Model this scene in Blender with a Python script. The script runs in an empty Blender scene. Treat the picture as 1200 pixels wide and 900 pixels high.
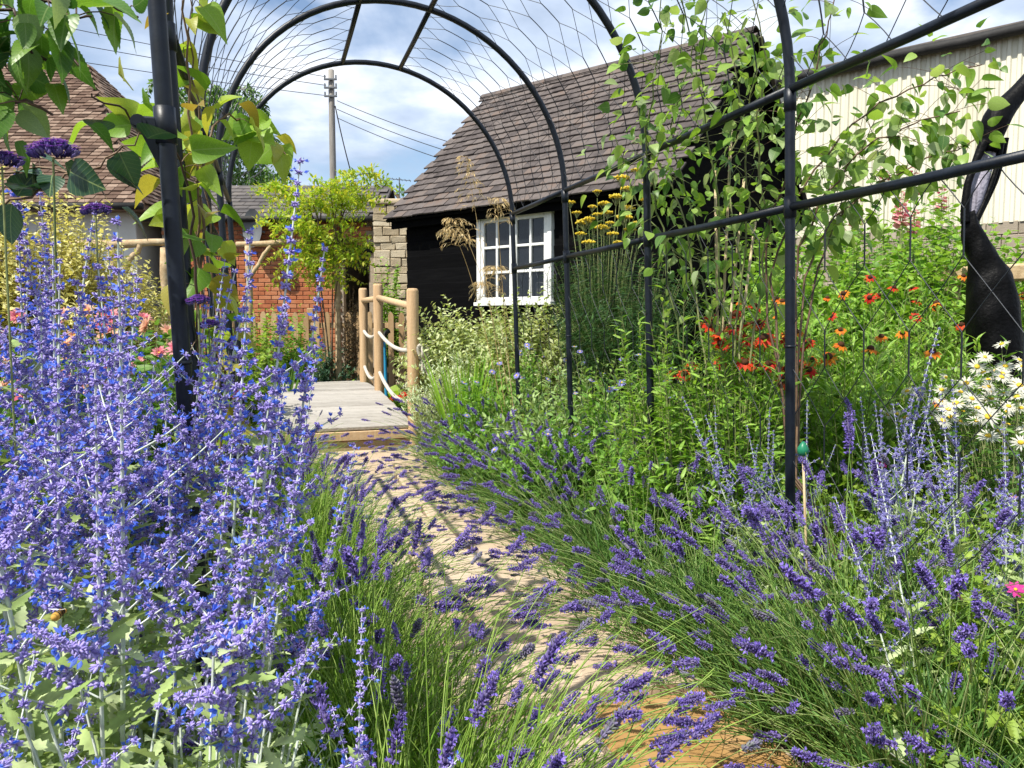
import bpy, math, random
import numpy as np
from mathutils import Vector, Quaternion

# ------------------------------------------------------------------ camera, sky, sun
scene = bpy.context.scene
col = scene.collection
CAM = np.array([0.0, 0.0, 1.2]); PITCH = math.radians(4.6); FPX = 900.0
cd = bpy.data.cameras.new('camera'); cam = bpy.data.objects.new('camera', cd); col.objects.link(cam)
cam.location = CAM; cam.rotation_euler = (math.pi / 2 - PITCH, 0, 0)
cd.sensor_width = 36; cd.lens = 27.0; cd.clip_start = 0.02; cd.clip_end = 2000
scene.camera = cam

SUN = np.array([-0.46, -0.44, 0.92]); SUN /= np.linalg.norm(SUN)
world = bpy.data.worlds.new('World'); scene.world = world; world.use_nodes = True
wt = world.node_tree; wn = wt.nodes; wl = wt.links
wn.clear()
def W(t, **k):
    n = wn.new(t)
    for a, b in k.items(): setattr(n, a, b)
    return n
sky = W('ShaderNodeTexSky', sky_type='NISHITA', sun_disc=False)
sky.sun_elevation = math.asin(SUN[2]); sky.sun_rotation = math.atan2(SUN[0], SUN[1])
bg1 = W('ShaderNodeBackground'); bg1.inputs[1].default_value = 0.12
bg2 = W('ShaderNodeBackground'); bg2.inputs[1].default_value = 0.98
tc = W('ShaderNodeTexCoord'); sep = W('ShaderNodeSeparateXYZ')
add = W('ShaderNodeMath', operation='ADD'); add.inputs[1].default_value = 0.22
mx = W('ShaderNodeMath', operation='MAXIMUM'); mx.inputs[1].default_value = 0.05
dx = W('ShaderNodeMath', operation='DIVIDE'); dy = W('ShaderNodeMath', operation='DIVIDE')
cmb = W('ShaderNodeCombineXYZ')
n1 = W('ShaderNodeTexNoise'); n1.inputs['Scale'].default_value = 1.55; n1.inputs['Detail'].default_value = 9; n1.inputs['Roughness'].default_value = 0.52; n1.inputs['Distortion'].default_value = 0.3
mp = W('ShaderNodeMapping'); mp.inputs['Location'].default_value = (3.1, 1.7, 0)
n2 = W('ShaderNodeTexNoise'); n2.inputs['Scale'].default_value = 2.6; n2.inputs['Detail'].default_value = 6
mp2 = W('ShaderNodeMapping'); mp2.inputs['Location'].default_value = (8.3, 4.4, 0)
r1 = W('ShaderNodeValToRGB'); r1.color_ramp.elements[0].position = 0.37; r1.color_ramp.elements[1].position = 0.50
r2 = W('ShaderNodeValToRGB')
r2.color_ramp.elements[0].position = 0.34; r2.color_ramp.elements[0].color = (0.31, 0.39, 0.53, 1)
r2.color_ramp.elements[1].position = 0.63; r2.color_ramp.elements[1].color = (0.84, 0.87, 0.92, 1)
e = r2.color_ramp.elements.new(0.5); e.color = (0.50, 0.59, 0.74, 1)
mix = W('ShaderNodeMixShader'); out = W('ShaderNodeOutputWorld')
wl.new(tc.outputs['Generated'], sep.inputs[0])
wl.new(sep.outputs[2], mx.inputs[0]); wl.new(mx.outputs[0], add.inputs[0])
wl.new(sep.outputs[0], dx.inputs[0]); wl.new(add.outputs[0], dx.inputs[1])
wl.new(sep.outputs[1], dy.inputs[0]); wl.new(add.outputs[0], dy.inputs[1])
wl.new(dx.outputs[0], cmb.inputs[0]); wl.new(dy.outputs[0], cmb.inputs[1])
wl.new(cmb.outputs[0], mp.inputs[0]); wl.new(mp.outputs[0], n1.inputs[0])
wl.new(cmb.outputs[0], mp2.inputs[0]); wl.new(mp2.outputs[0], n2.inputs[0])
wl.new(n1.outputs[0], r1.inputs[0]); wl.new(n2.outputs[0], r2.inputs[0])
wl.new(sky.outputs[0], bg1.inputs[0]); wl.new(r2.outputs[0], bg2.inputs[0])
wl.new(r1.outputs[0], mix.inputs[0]); wl.new(bg1.outputs[0], mix.inputs[1]); wl.new(bg2.outputs[0], mix.inputs[2])
wl.new(mix.outputs[0], out.inputs[0])

sl = bpy.data.lights.new('sun', 'SUN'); sl.energy = 4.7; sl.angle = math.radians(0.55); sl.color = (1.0, 0.95, 0.86)
so = bpy.data.objects.new('sun', sl); col.objects.link(so); so.location = (-6, -4, 9)
so.rotation_mode = 'QUATERNION'; so.rotation_quaternion = Vector(SUN).to_track_quat('Z', 'Y')
vs = scene.view_settings
vs.view_transform = 'Standard'; vs.look = 'None'; vs.exposure = 0.60; vs.gamma = 1.0
try: vs.use_curve_mapping = False
except Exception: pass
scene.cycles.max_bounces = 6; scene.cycles.transparent_max_bounces = 6

rng = np.random.default_rng(7)
def P(px, py, depth):
    """a point of the place seen at (px, py) of the 1200x900 photograph, depth metres ahead of the camera"""
    u = (px - 600) / FPX; v = (450 - py) / FPX
    c, s = math.cos(PITCH), math.sin(PITCH)
    d = np.array([u, c + v * s, -s + v * c])
    return CAM + d * (depth / d[1])
def Gp(px, depth): return np.array([(px - 600) / FPX * depth, depth, 0.0])

# ------------------------------------------------------------------ geometry toolkit
def unit(a):
    a = np.asarray(a, float); return a / np.maximum(np.linalg.norm(a, axis=-1, keepdims=True), 1e-9)
def frames(d, roll=0.0):
    d = unit(d); N = d.shape[0]
    ref = np.tile(np.array([0, 0, 1.0]), (N, 1)); par = np.abs(d[:, 2]) > 0.985; ref[par] = (0.3, 1, 0)
    x = unit(np.cross(d, ref)); n = np.cross(x, d)
    roll = np.broadcast_to(np.asarray(roll, float), (N,))[:, None]
    c, s = np.cos(roll), np.sin(roll)
    return np.stack([x * c + n * s, d, -x * s + n * c], axis=-1)
class Geo:
    def __init__(s): s.V = []; s.T = []; s.Q = []; s.MT = []; s.MQ = []; s.n = 0
    def add(s, v, tris=None, quads=None, mt=0, mq=None):
        v = np.asarray(v, np.float32).reshape(-1, 3)
        if tris is not None and len(tris):
            tris = np.asarray(tris, np.int64).reshape(-1, 3); s.T.append(tris + s.n)
            s.MT.append(np.broadcast_to(np.asarray(mt), (len(tris),)))
        if quads is not None and len(quads):
            quads = np.asarray(quads, np.int64).reshape(-1, 4); s.Q.append(quads + s.n)
            s.MQ.append(np.broadcast_to(np.asarray(mt if mq is None else mq), (len(quads),)))
        s.V.append(v); s.n += len(v)
    def inst(s, tm, R, t, sc=1.0, mat=None):
        v, tr, qd, mt, mq = tm
        N = len(t); sc = np.asarray(sc, float)
        if sc.ndim == 0: sc = np.full(N, float(sc))
        if sc.ndim == 1: sc = np.repeat(sc[:, None], 3, 1)
        pts = np.einsum('nij,nvj->nvi', R, v[None] * sc[:, None, :]) + np.asarray(t)[:, None, :]
        nv = len(v); off = (np.arange(N) * nv)[:, None, None]
        T = (tr[None] + off).reshape(-1, 3) if len(tr) else None
        Q = (qd[None] + off).reshape(-1, 4) if len(qd) else None
        if mat is None: s.add(pts, T, Q, np.tile(mt, N), np.tile(mq, N))
        else: s.add(pts, T, Q, mat, mat)
    def tmpl(s):
        v = np.concatenate(s.V).astype(float) if s.V else np.zeros((0, 3))
        T = np.concatenate(s.T) if s.T else np.zeros((0, 3), int); Q = np.concatenate(s.Q) if s.Q else np.zeros((0, 4), int)
        mt = np.concatenate(s.MT) if s.MT else np.zeros(0, int); mq = np.concatenate(s.MQ) if s.MQ else np.zeros(0, int)
        return v, T, Q, mt, mq
    def mesh(s, name, mats, smooth=True):
        v, T, Q, mt, mq = s.tmpl()
        me = bpy.data.meshes.new(name)
        me.vertices.add(len(v)); me.vertices.foreach_set('co', v.astype(np.float32).ravel())
        idx = np.concatenate([T.ravel(), Q.ravel()]).astype(np.int32)
        ls = np.concatenate([np.arange(len(T)) * 3, len(T) * 3 + np.arange(len(Q)) * 4]).astype(np.int32)
        me.loops.add(len(idx)); me.loops.foreach_set('vertex_index', idx)
        me.polygons.add(len(ls)); me.polygons.foreach_set('loop_start', ls)
        me.polygons.foreach_set('material_index', np.concatenate([mt, mq]).astype(np.int32))
        me.polygons.foreach_set('use_smooth', np.full(len(ls), smooth))
        for m in (mats if isinstance(mats, (list, tuple)) else [mats]): me.materials.append(m)
        me.update(calc_edges=True); me.validate()
        return me
def tubes(g, paths, rad, k=5, mat=0, ref=None, cap=False):
    paths = np.asarray(paths, float)
    if paths.ndim == 2: paths = paths[None]
    N, n, _ = paths.shape
    rad = np.broadcast_to(np.asarray(rad, float), (N, n)) if np.ndim(rad) != 1 or len(np.atleast_1d(rad)) != N or N == n else np.repeat(np.asarray(rad, float)[:, None], n, 1)
    t = unit(np.gradient(paths, axis=1))
    if ref is None:
        m = unit(paths[:, -1] - paths[:, 0]); r = np.tile(np.array([0, 0, 1.0]), (N, 1)); r[np.abs(m[:, 2]) > 0.7] = (0.0, 1.0, 0.0)
    else: r = np.tile(np.asarray(ref, float), (N, 1))
    x = unit(np.cross(t, r[:, None, :])); y = np.cross(t, x)
    a = np.arange(k) * 2 * math.pi / k
    v = paths[:, :, None, :] + rad[:, :, None, None] * (x[:, :, None, :] * np.cos(a)[:, None] + y[:, :, None, :] * np.sin(a)[:, None])
    i = np.arange(N)[:, None, None] * n * k; j = np.arange(n - 1)[None, :, None] * k; q = np.arange(k)[None, None, :]; q2 = (q + 1) % k
    Q = np.stack([i + j + q, i + j + q2, i + j + k + q2, i + j + k + q], -1).reshape(-1, 4)
    T = []
    V = v.reshape(-1, 3)
    if cap:
        for p in range(N):
            for e_, b in ((0, 0), (n - 1, 1)):
                c0 = len(V); V = np.vstack([V, paths[p, e_]])
                base = p * n * k + e_ * k
                for z in range(k):
                    w = (z + 1) % k
                    T.append((c0, base + z, base + w) if b else (c0, base + w, base + z))
    g.add(V, T, Q, mat)
def bez(a, b, c, n):
    t = np.linspace(0, 1, n)[None, :, None]
    a, b, c = (np.asarray(q, float).reshape(-1, 1, 3) for q in (a, b, c))
    return (1 - t) ** 2 * a + 2 * t * (1 - t) * b + t ** 2 * c
def cbox(sx, sy, sz, b=0.004):
    """box with chamfered edges centred on the origin"""
    hx, hy, hz = sx / 2, sy / 2, sz / 2; b = min(b, hx * .9, hy * .9, hz * .9)
    V = []; idx = {}
    for X in (-1, 1):
        for Y in (-1, 1):
            for Z in (-1, 1):
                for ax in range(3):
                    p = [X * (hx - b), Y * (hy - b), Z * (hz - b)]; p[ax] = (X * hx, Y * hy, Z * hz)[ax]
                    idx[(X, Y, Z, ax)] = len(V); V.append(p)
    Q = []; T = []
    for ax in range(3):
        o = [a for a in range(3) if a != ax]
        for s in (-1, 1):
            f = []
            for (p, q) in ((-1, -1), (1, -1), (1, 1), (-1, 1)):
                k = [0, 0, 0]; k[ax] = s; k[o[0]] = p; k[o[1]] = q; f.append(idx[(*k, ax)])
            Q.append(f)
    for ax in range(3):
        o = [a for a in range(3) if a != ax]
        for p in (-1, 1):
            for q in (-1, 1):
                k0 = [0, 0, 0]; k0[ax] = -1; k0[o[0]] = p; k0[o[1]] = q; k1 = list(k0); k1[ax] = 1
                Q.append([idx[(*k0, o[0])], idx[(*k1, o[0])], idx[(*k1, o[1])], idx[(*k0, o[1])]])
    for X in (-1, 1):
        for Y in (-1, 1):
            for Z in (-1, 1): T.append([idx[(X, Y, Z, a)] for a in range(3)])
    V = np.array(V, float)
    Q = np.array(Q); T = np.array(T)
    def fix(F):
        c = V[F].mean(1); nrm = np.cross(V[F[:, 1]] - V[F[:, 0]], V[F[:, 2]] - V[F[:, 0]])
        bad = (nrm * c).sum(1) < 0; F[bad] = F[bad][:, ::-1]; return F
    return V, fix(T), fix(Q), np.zeros(len(T), int), np.zeros(len(Q), int)
def rotz(a):
    c, s = math.cos(a), math.sin(a); return np.array([[c, -s, 0], [s, c, 0], [0, 0, 1.0]])
def basis(x, y, z): return np.stack([unit(x), unit(y), unit(z)], -1)
I3 = np.eye(3)
def put(g, tm, t, R=I3, s=1.0, mat=None): g.inst(tm, np.asarray(R)[None], np.asarray(t, float)[None], np.asarray([s]) if np.ndim(s) == 0 else np.asarray([s]), mat)

def leaf_t(w=.5, n=5, fold=.12, droop=.25, tooth=0.0, tip=1.0, peak=.4, stalk=0.0, wave=0.0):
    """a leaf 1 long along +y with a folded midrib, curling down towards the tip"""
    V = []; Q = []
    for i in range(n + 1):
        t = i / n
        ka, kb = 1.5 * peak * tip, 1.5 * (1 - peak) * tip
        prof = (t / peak) ** ka * ((1 - t) / (1 - peak)) ** kb if 0 < t < 1 else 0.0
        hw = w / 2 * max(prof, 0.02)
        if tooth and 0 < i < n: hw *= (1 + tooth) if i % 2 else (1 - tooth)
        z = -droop * t * t + wave * math.sin(t * 9)
        y = stalk + t * (1 - stalk)
        V += [(-hw, y - .03 * (hw > .05), z + fold * hw * 2), (0, y, z), (hw, y - .03 * (hw > .05), z + fold * hw * 2)]
    for i in range(n):
        a = i * 3
        Q += [(a, a + 1, a + 4, a + 3), (a + 1, a + 2, a + 5, a + 4)]
    Q = np.array(Q)
    return np.array(V, float), np.zeros((0, 3), int), Q, np.zeros(0, int), np.zeros(len(Q), int)
def blade_t(n=3, w=.08, droop=.2):
    V = []; Q = []
    for i in range(n + 1):
        t = i / n; hw = w / 2 * (1 - t ** 2 * .92); V += [(-hw, t, -droop * t * t), (hw, t, -droop * t * t)]
    for i in range(n): a = 2 * i; Q.append((a, a + 1, a + 3, a + 2))
    Q = np.array(Q)
    return np.array(V, float), np.zeros((0, 3), int), Q, np.zeros(0, int), np.zeros(len(Q), int)
def spindle_t(k=4, r=.3, prof=((0, .35), (.35, 1), (.75, .8), (1, .15))):
    V = []; Q = []
    for y, f in prof:
        for j in range(k):
            a = j * 2 * math.pi / k; V.append((r * f * math.cos(a), y, r * f * math.sin(a)))
    for i in range(len(prof) - 1):
        for j in range(k):
            j2 = (j + 1) % k; Q.append((i * k + j, i * k + k + j, i * k + k + j2, i * k + j2))
    Q = np.array(Q)
    return np.array(V, float), np.zeros((0, 3), int), Q, np.zeros(0, int), np.zeros(len(Q), int)
def ball_t(k=8, m=5, sy=1.0):
    V = []; Q = []
    for i in range(m + 1):
        th = math.pi * i / m
        for j in range(k):
            a = j * 2 * math.pi / k; V.append((max(math.sin(th), .01) * math.cos(a), max(math.sin(th), .01) * math.sin(a), -math.cos(th) * sy))
    for i in range(m):
        for j in range(k):
            j2 = (j + 1) % k; Q.append((i * k + j, i * k + j2, i * k + k + j2, i * k + k + j))
    Q = np.array(Q)
    return np.array(V, float), np.zeros((0, 3), int), Q, np.zeros(0, int), np.zeros(len(Q), int)

# ------------------------------------------------------------------ scene helpers
def link(o, parent=None):
    col.objects.link(o)
    if parent is not None: o.parent = parent
    return o
def part(name, g, mats, parent, smooth=True, loc=None, stuff=False, label=None):
    me = g if isinstance(g, bpy.types.Mesh) else g.mesh(name, mats, smooth)
    o = link(bpy.data.objects.new(name, me), parent)
    if loc is not None: o.location = loc
    if stuff: o['kind'] = 'stuff'
    if label: o['label'] = label
    return o
def place(name, me, parent, loc, R=None, s=1.0):
    o = link(bpy.data.objects.new(name, me), parent)
    o.location = loc
    if R is not None:
        from mathutils import Matrix
        o.rotation_mode = 'QUATERNION'; o.rotation_quaternion = Matrix([list(map(float, r)) for r in R]).to_quaternion()
    o.scale = (s, s, s) if np.ndim(s) == 0 else tuple(s)
    return o
def thing(name, label, cat, loc=(0, 0, 0), group=None):
    o = link(bpy.data.objects.new(name, None)); o.empty_display_size = 0.1
    o.location = loc; o['label'] = label; o['category'] = cat
    if group: o['group'] = group
    return o
def tag(o, label, cat, group=None):
    o['label'] = label; o['category'] = cat
    if group: o['group'] = group
    return o
def struct(o): o['kind'] = 'structure'; return o

# ------------------------------------------------------------------ materials
def newmat(name):
    m = bpy.data.materials.new(name); m.use_nodes = True; nt = m.node_tree; nt.nodes.clear()
    return m, nt, nt.nodes, nt.links
def ramp(nd, cols, pos=None):
    r = nd.new('ShaderNodeValToRGB'); el = r.color_ramp.elements
    pos = pos or [i / (len(cols) - 1) for i in range(len(cols))]
    while len(el) < len(cols): el.new(0.5)
    for e_, p, c in zip(el, pos, cols): e_.position = p; e_.color = (*c, 1)
    return r
def randval(nd, lk):
    ge = nd.new('ShaderNodeNewGeometry'); oi = nd.new('ShaderNodeObjectInfo')
    a = nd.new('ShaderNodeMath'); a.operation = 'ADD'; f = nd.new('ShaderNodeMath'); f.operation = 'FRACT'
    lk.new(ge.outputs['Random Per Island'], a.inputs[0]); lk.new(oi.outputs['Random'], a.inputs[1]); lk.new(a.outputs[0], f.inputs[0])
    return f.outputs[0]
def leafmat(name, cols, rough=.5, trans=.35, spec=.35, tboost=1.5):
    m, nt, nd, lk = newmat(name)
    r = ramp(nd, cols); lk.new(randval(nd, lk), r.inputs[0])
    b = nd.new('ShaderNodeBsdfPrincipled'); b.inputs['Roughness'].default_value = rough; b.inputs['Specular IOR Level'].default_value = spec
    # faint mottling so that large leaves are not one flat tone
    tcn = nd.new('ShaderNodeTexCoord'); nz = nd.new('ShaderNodeTexNoise'); nz.inputs['Scale'].default_value = 60; nz.inputs['Detail'].default_value = 3
    lk.new(tcn.outputs['Object'], nz.inputs[0])
    mr = nd.new('ShaderNodeMapRange'); mr.inputs[1].default_value = .3; mr.inputs[2].default_value = .7; mr.inputs[3].default_value = .72; mr.inputs[4].default_value = 1.25
    lk.new(nz.outputs[0], mr.inputs[0])
    mu = nd.new('ShaderNodeVectorMath'); mu.operation = 'SCALE'; lk.new(r.outputs[0], mu.inputs[0]); lk.new(mr.outputs[0], mu.inputs['Scale'])
    lk.new(mu.outputs[0], b.inputs['Base Color'])
    t = nd.new('ShaderNodeBsdfTranslucent')
    mt = nd.new('ShaderNodeVectorMath'); mt.operation = 'MULTIPLY'; mt.inputs[1].default_value = (tboost * 1.1, tboost * 1.05, tboost * .6)
    lk.new(mu.outputs[0], mt.inputs[0]); lk.new(mt.outputs[0], t.inputs[0])
    mixs = nd.new('ShaderNodeMixShader'); mixs.inputs[0].default_value = trans
    o = nd.new('ShaderNodeOutputMaterial')
    lk.new(b.outputs[0], mixs.inputs[1]); lk.new(t.outputs[0], mixs.inputs[2]); lk.new(mixs.outputs[0], o.inputs[0])
    return m
def veinmat(name, cols, rough=.45, trans=.4, spec=.4):
    """leaf with a pale midrib and side veins in the leaf's own coordinates (y along the leaf)"""
    m = leafmat(name, cols, rough, trans, spec); nt = m.node_tree; nd = nt.nodes; lk = nt.links
    def mt(op, a, b=None, c=None):
        n = nd.new('ShaderNodeMath'); n.operation = op
        for k, q in enumerate((a, b, c)):
            if q is None: continue
            if isinstance(q, (int, float)): n.inputs[k].default_value = q
            else: lk.new(q, n.inputs[k])
        return n.outputs[0]
    tcn = nd.new('ShaderNodeTexCoord'); sx = nd.new('ShaderNodeSeparateXYZ'); lk.new(tcn.outputs['Object'], sx.inputs[0])
    ax = mt('ABSOLUTE', sx.outputs[0]); fr = mt('FRACT', mt('MULTIPLY', mt('SUBTRACT', sx.outputs[1], mt('MULTIPLY', ax, .9)), 7.5))
    tri = mt('ABSOLUTE', mt('SUBTRACT', fr, .5))                     # .5 on a side vein
    side = mt('MULTIPLY', mt('GREATER_THAN', tri, .455), .55); mid_ = mt('LESS_THAN', ax, .014); v = mt('MAXIMUM', side, mid_)
    b = next(n for n in nd if n.type == 'BSDF_PRINCIPLED'); t = next(n for n in nd if n.type == 'BSDF_TRANSLUCENT')
    src = b.inputs['Base Color'].links[0].from_socket
    mx_ = nd.new('ShaderNodeMix'); mx_.data_type = 'RGBA'; lk.new(mt('MULTIPLY', v, .5), mx_.inputs[0]); lk.new(src, mx_.inputs[6]); mx_.inputs[7].default_value = (.36, .46, .16, 1)
    lk.new(mx_.outputs[2], b.inputs['Base Color'])
    bp = nd.new('ShaderNodeBump'); bp.inputs['Strength'].default_value = .25; bp.inputs['Distance'].default_value = .003; lk.new(mt('MULTIPLY', tri, tri), bp.inputs['Height']); lk.new(bp.outputs[0], b.inputs['Normal'])
    return m
def petalmat(name, cols, trans=.3, rough=.6):
    m, nt, nd, lk = newmat(name)
    r = ramp(nd, cols); lk.new(randval(nd, lk), r.inputs[0])
    b = nd.new('ShaderNodeBsdfPrincipled'); b.inputs['Roughness'].default_value = rough; b.inputs['Specular IOR Level'].default_value = .2
    t = nd.new('ShaderNodeBsdfTranslucent'); mixs = nd.new('ShaderNodeMixShader'); mixs.inputs[0].default_value = trans
    o = nd.new('ShaderNodeOutputMaterial')
    lk.new(r.outputs[0], b.inputs['Base Color']); lk.new(r.outputs[0], t.inputs[0])
    lk.new(b.outputs[0], mixs.inputs[1]); lk.new(t.outputs[0], mixs.inputs[2]); lk.new(mixs.outputs[0], o.inputs[0])
    return m
def solid(name, cols, rough=.7, spec=.3, scale=(8, 8, 8), bump=.0, bscale=40, metal=0.0, var=.35, contrast=(.3, .7), sheenrand=True):
    """noise-varied surface: cols ramped by noise, shifted per piece"""
    m, nt, nd, lk = newmat(name)
    tcn = nd.new('ShaderNodeTexCoord'); mpn = nd.new('ShaderNodeMapping'); mpn.inputs['Scale'].default_value = scale
    oi = nd.new('ShaderNodeObjectInfo'); ge = nd.new('ShaderNodeNewGeometry')
    va = nd.new('ShaderNodeVectorMath'); va.operation = 'ADD'
    sc = nd.new('ShaderNodeMath'); sc.operation = 'MULTIPLY'; sc.inputs[1].default_value = 37.0
    lk.new(oi.outputs['Random'], sc.inputs[0]); lk.new(tcn.outputs['Object'], mpn.inputs[0]); lk.new(mpn.outputs[0], va.inputs[0]); lk.new(sc.outputs[0], va.inputs[1])
    nz = nd.new('ShaderNodeTexNoise'); nz.inputs['Scale'].default_value = 1.0; nz.inputs['Detail'].default_value = 7; nz.inputs['Roughness'].default_value = .6
    lk.new(va.outputs[0], nz.inputs[0])
    mr = nd.new('ShaderNodeMapRange'); mr.inputs[1].default_value = contrast[0]; mr.inputs[2].default_value = contrast[1]
    lk.new(nz.outputs[0], mr.inputs[0])
    rv = randval(nd, lk)
    mxn = nd.new('ShaderNodeMix'); mxn.data_type = 'FLOAT'; mxn.inputs[0].default_value = var
    lk.new(mr.outputs[0], mxn.inputs[2]); lk.new(rv, mxn.inputs[3])
    r = ramp(nd, cols); lk.new(mxn.outputs[0], r.inputs[0])
    b = nd.new('ShaderNodeBsdfPrincipled'); b.inputs['Roughness'].default_value = rough; b.inputs['Specular IOR Level'].default_value = spec; b.inputs['Metallic'].default_value = metal
    lk.new(r.outputs[0], b.inputs['Base Color'])
    if bump:
        nb = nd.new('ShaderNodeTexNoise'); nb.inputs['Scale'].default_value = bscale; nb.inputs['Detail'].default_value = 6
        lk.new(tcn.outputs['Object'], nb.inputs[0]); bp = nd.new('ShaderNodeBump'); bp.inputs['Strength'].default_value = bump; bp.inputs['Distance'].default_value = .01
        lk.new(nb.outputs[0], bp.inputs['Height']); lk.new(bp.outputs[0], b.inputs['Normal'])
    o = nd.new('ShaderNodeOutputMaterial'); lk.new(b.outputs[0], o.inputs[0])
    return m
def glassmat(name, tint=(.02, .025, .03)):
    m, nt, nd, lk = newmat(name)
    b = nd.new('ShaderNodeBsdfPrincipled'); b.inputs['Base Color'].default_value = (*tint, 1); b.inputs['Roughness'].default_value = .04; b.inputs['Specular IOR Level'].default_value = .8
    t = nd.new('ShaderNodeBsdfTransparent'); mixs = nd.new('ShaderNodeMixShader'); mixs.inputs[0].default_value = .5
    o = nd.new('ShaderNodeOutputMaterial'); lk.new(b.outputs[0], mixs.inputs[1]); lk.new(t.outputs[0], mixs.inputs[2]); lk.new(mixs.outputs[0], o.inputs[0])
    return m

M = {}
M['soil'] = solid('soil', [(.012, .009, .006), (.035, .025, .016), (.07, .052, .035)], rough=.95, bump=.9, bscale=30, scale=(6, 6, 6), var=0)
M['slab'] = solid('slab', [(.36, .265, .175), (.48, .37, .26), (.56, .455, .335)], rough=.8, bump=.25, bscale=25, scale=(3, 3, 3), var=.45)
M['slab_amber'] = solid('slab_amber', [(.26, .145, .05), (.38, .22, .08), (.47, .31, .15)], rough=.6, bump=.2, bscale=25, scale=(4, 4, 4), var=.2)
M['grit'] = solid('grit', [(.15, .115, .08), (.33, .26, .18), (.45, .37, .28)], rough=.95, bump=.8, bscale=90, scale=(40, 40, 40), var=0)
M['steel'] = solid('steel', [(.0025, .0045, .009), (.0045, .008, .015), (.008, .013, .022)], rough=.42, spec=.4, scale=(30, 30, 30), var=.0, bump=.04, bscale=150)
M['wire'] = solid('wire', [(.010, .014, .02), (.016, .02, .028)], rough=.45, spec=.5)
M['blackwood'] = solid('blackwood', [(.0015, .0015, .0017), (.003, .003, .0034), (.006, .006, .0065)], rough=.9, spec=.06, scale=(3, 3, 40), bump=.3, bscale=60)
M['tile'] = solid('tile', [(.040, .034, .032), (.085, .072, .068), (.135, .115, .105), (.15, .105, .082)], rough=.9, spec=.15, scale=(9, 9, 9), bump=.5, bscale=60, var=.55)
M['housetile'] = solid('housetile', [(.05, .030, .022), (.14, .088, .062), (.30, .22, .165)], rough=.9, spec=.2, scale=(9, 9, 9), bump=.4, bscale=60, var=.75)
M['slate'] = solid('slate', [(.05, .045, .045), (.10, .09, .085), (.16, .14, .125)], rough=.9, scale=(5, 5, 5), var=.5, bump=.4)
M['whitepaint'] = solid('whitepaint', [(.66, .66, .63), (.78, .78, .75), (.82, .82, .8)], rough=.5, scale=(12, 12, 12), var=.1)
M['glass'] = glassmat('glass')
M['cream'] = solid('cream', [(.56, .53, .40), (.68, .655, .52), (.74, .72, .60)], rough=.55, scale=(1.2, 1.2, .35), var=.12)
M['gutter'] = solid('gutter', [(.015, .015, .015), (.04, .038, .035)], rough=.7, bump=.4)
M['block'] = solid('block', [(.22, .19, .14), (.34, .29, .22), (.42, .37, .29)], rough=.95, scale=(4, 4, 4), var=.5, bump=.5)
M['brick'] = solid('brick', [(.26, .075, .035), (.44, .15, .065), (.52, .25, .13)], rough=.95, scale=(12, 12, 12), var=.6, bump=.4)
M['mortar'] = solid('mortar', [(.30, .24, .17), (.42, .35, .27)], rough=.95, scale=(20, 20, 20), var=0, bump=.5)
M['stone'] = solid('stone', [(.26, .20, .12), (.44, .36, .24), (.56, .49, .36)], rough=.95, scale=(9, 9, 9), var=.6, bump=.7)
M['render'] = solid('render', [(.62, .60, .55), (.74, .73, .69)], rough=.9, scale=(3, 3, 3), var=0)
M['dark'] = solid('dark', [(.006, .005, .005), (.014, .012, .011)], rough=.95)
M['deck'] = solid('deck', [(.20, .18, .155), (.36, .335, .30), (.46, .43, .39)], rough=.85, scale=(5, 60, 60), var=.4, bump=.35, bscale=50)
M['newwood'] = solid('newwood', [(.40, .25, .125), (.52, .355, .20), (.60, .44, .27)], rough=.8, scale=(40, 40, 3), var=.3, bump=.2, bscale=50)
M['fence'] = solid('fence', [(.30, .19, .09), (.44, .29, .15), (.54, .38, .21)], rough=.85, scale=(30, 30, 3), var=.5, bump=.2)
M['rustic'] = solid('rustic', [(.26, .17, .09), (.45, .33, .19), (.58, .46, .30)], rough=.9, scale=(14, 14, 14), var=.2, bump=.5)
M['rope'] = solid('rope', [(.38, .33, .27), (.56, .51, .44), (.66, .62, .55)], rough=.95, scale=(90, 90, 90), var=.1, bump=.8, bscale=160)
M['pole'] = solid('pole', [(.16, .14, .12), (.27, .25, .22), (.36, .34, .31)], rough=.9, scale=(30, 30, 1.5), var=0, bump=.3)
M['char'] = solid('char', [(.001, .001, .001), (.002, .002, .0022), (.004, .0037, .004)], rough=.5, spec=.12, scale=(20, 20, 5), var=0, bump=.5, bscale=45)
M['silvered'] = solid('silvered', [(.10, .09, .11), (.30, .28, .34), (.52, .50, .56)], rough=.6, scale=(40, 40, 6), var=0, bump=.6, bscale=70)
M['bluehose'] = solid('bluehose', [(.02, .22, .42), (.04, .32, .55)], rough=.4)
M['greenplastic'] = solid('greenplastic', [(.01, .13, .07), (.02, .20, .10)], rough=.35)
M['cane'] = solid('cane', [(.34, .25, .13), (.52, .42, .25), (.60, .50, .34)], rough=.7, scale=(40, 40, 8), var=.3)
M['grey'] = solid('grey', [(.10, .11, .12), (.16, .17, .18)], rough=.6)
M['bark'] = solid('bark', [(.05, .035, .022), (.12, .085, .055), (.20, .15, .10)], rough=.95, scale=(18, 18, 5), var=0, bump=.8)
M['birchbark'] = solid('birchbark', [(.10, .09, .08), (.5, .48, .45), (.62, .6, .57)], rough=.9, scale=(6, 6, 20), var=0, bump=.3)
M['pebble'] = solid('pebble', [(.20, .19, .18), (.36, .35, .34), (.50, .48, .46)], rough=.8, scale=(9, 9, 9), var=.5)
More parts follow.
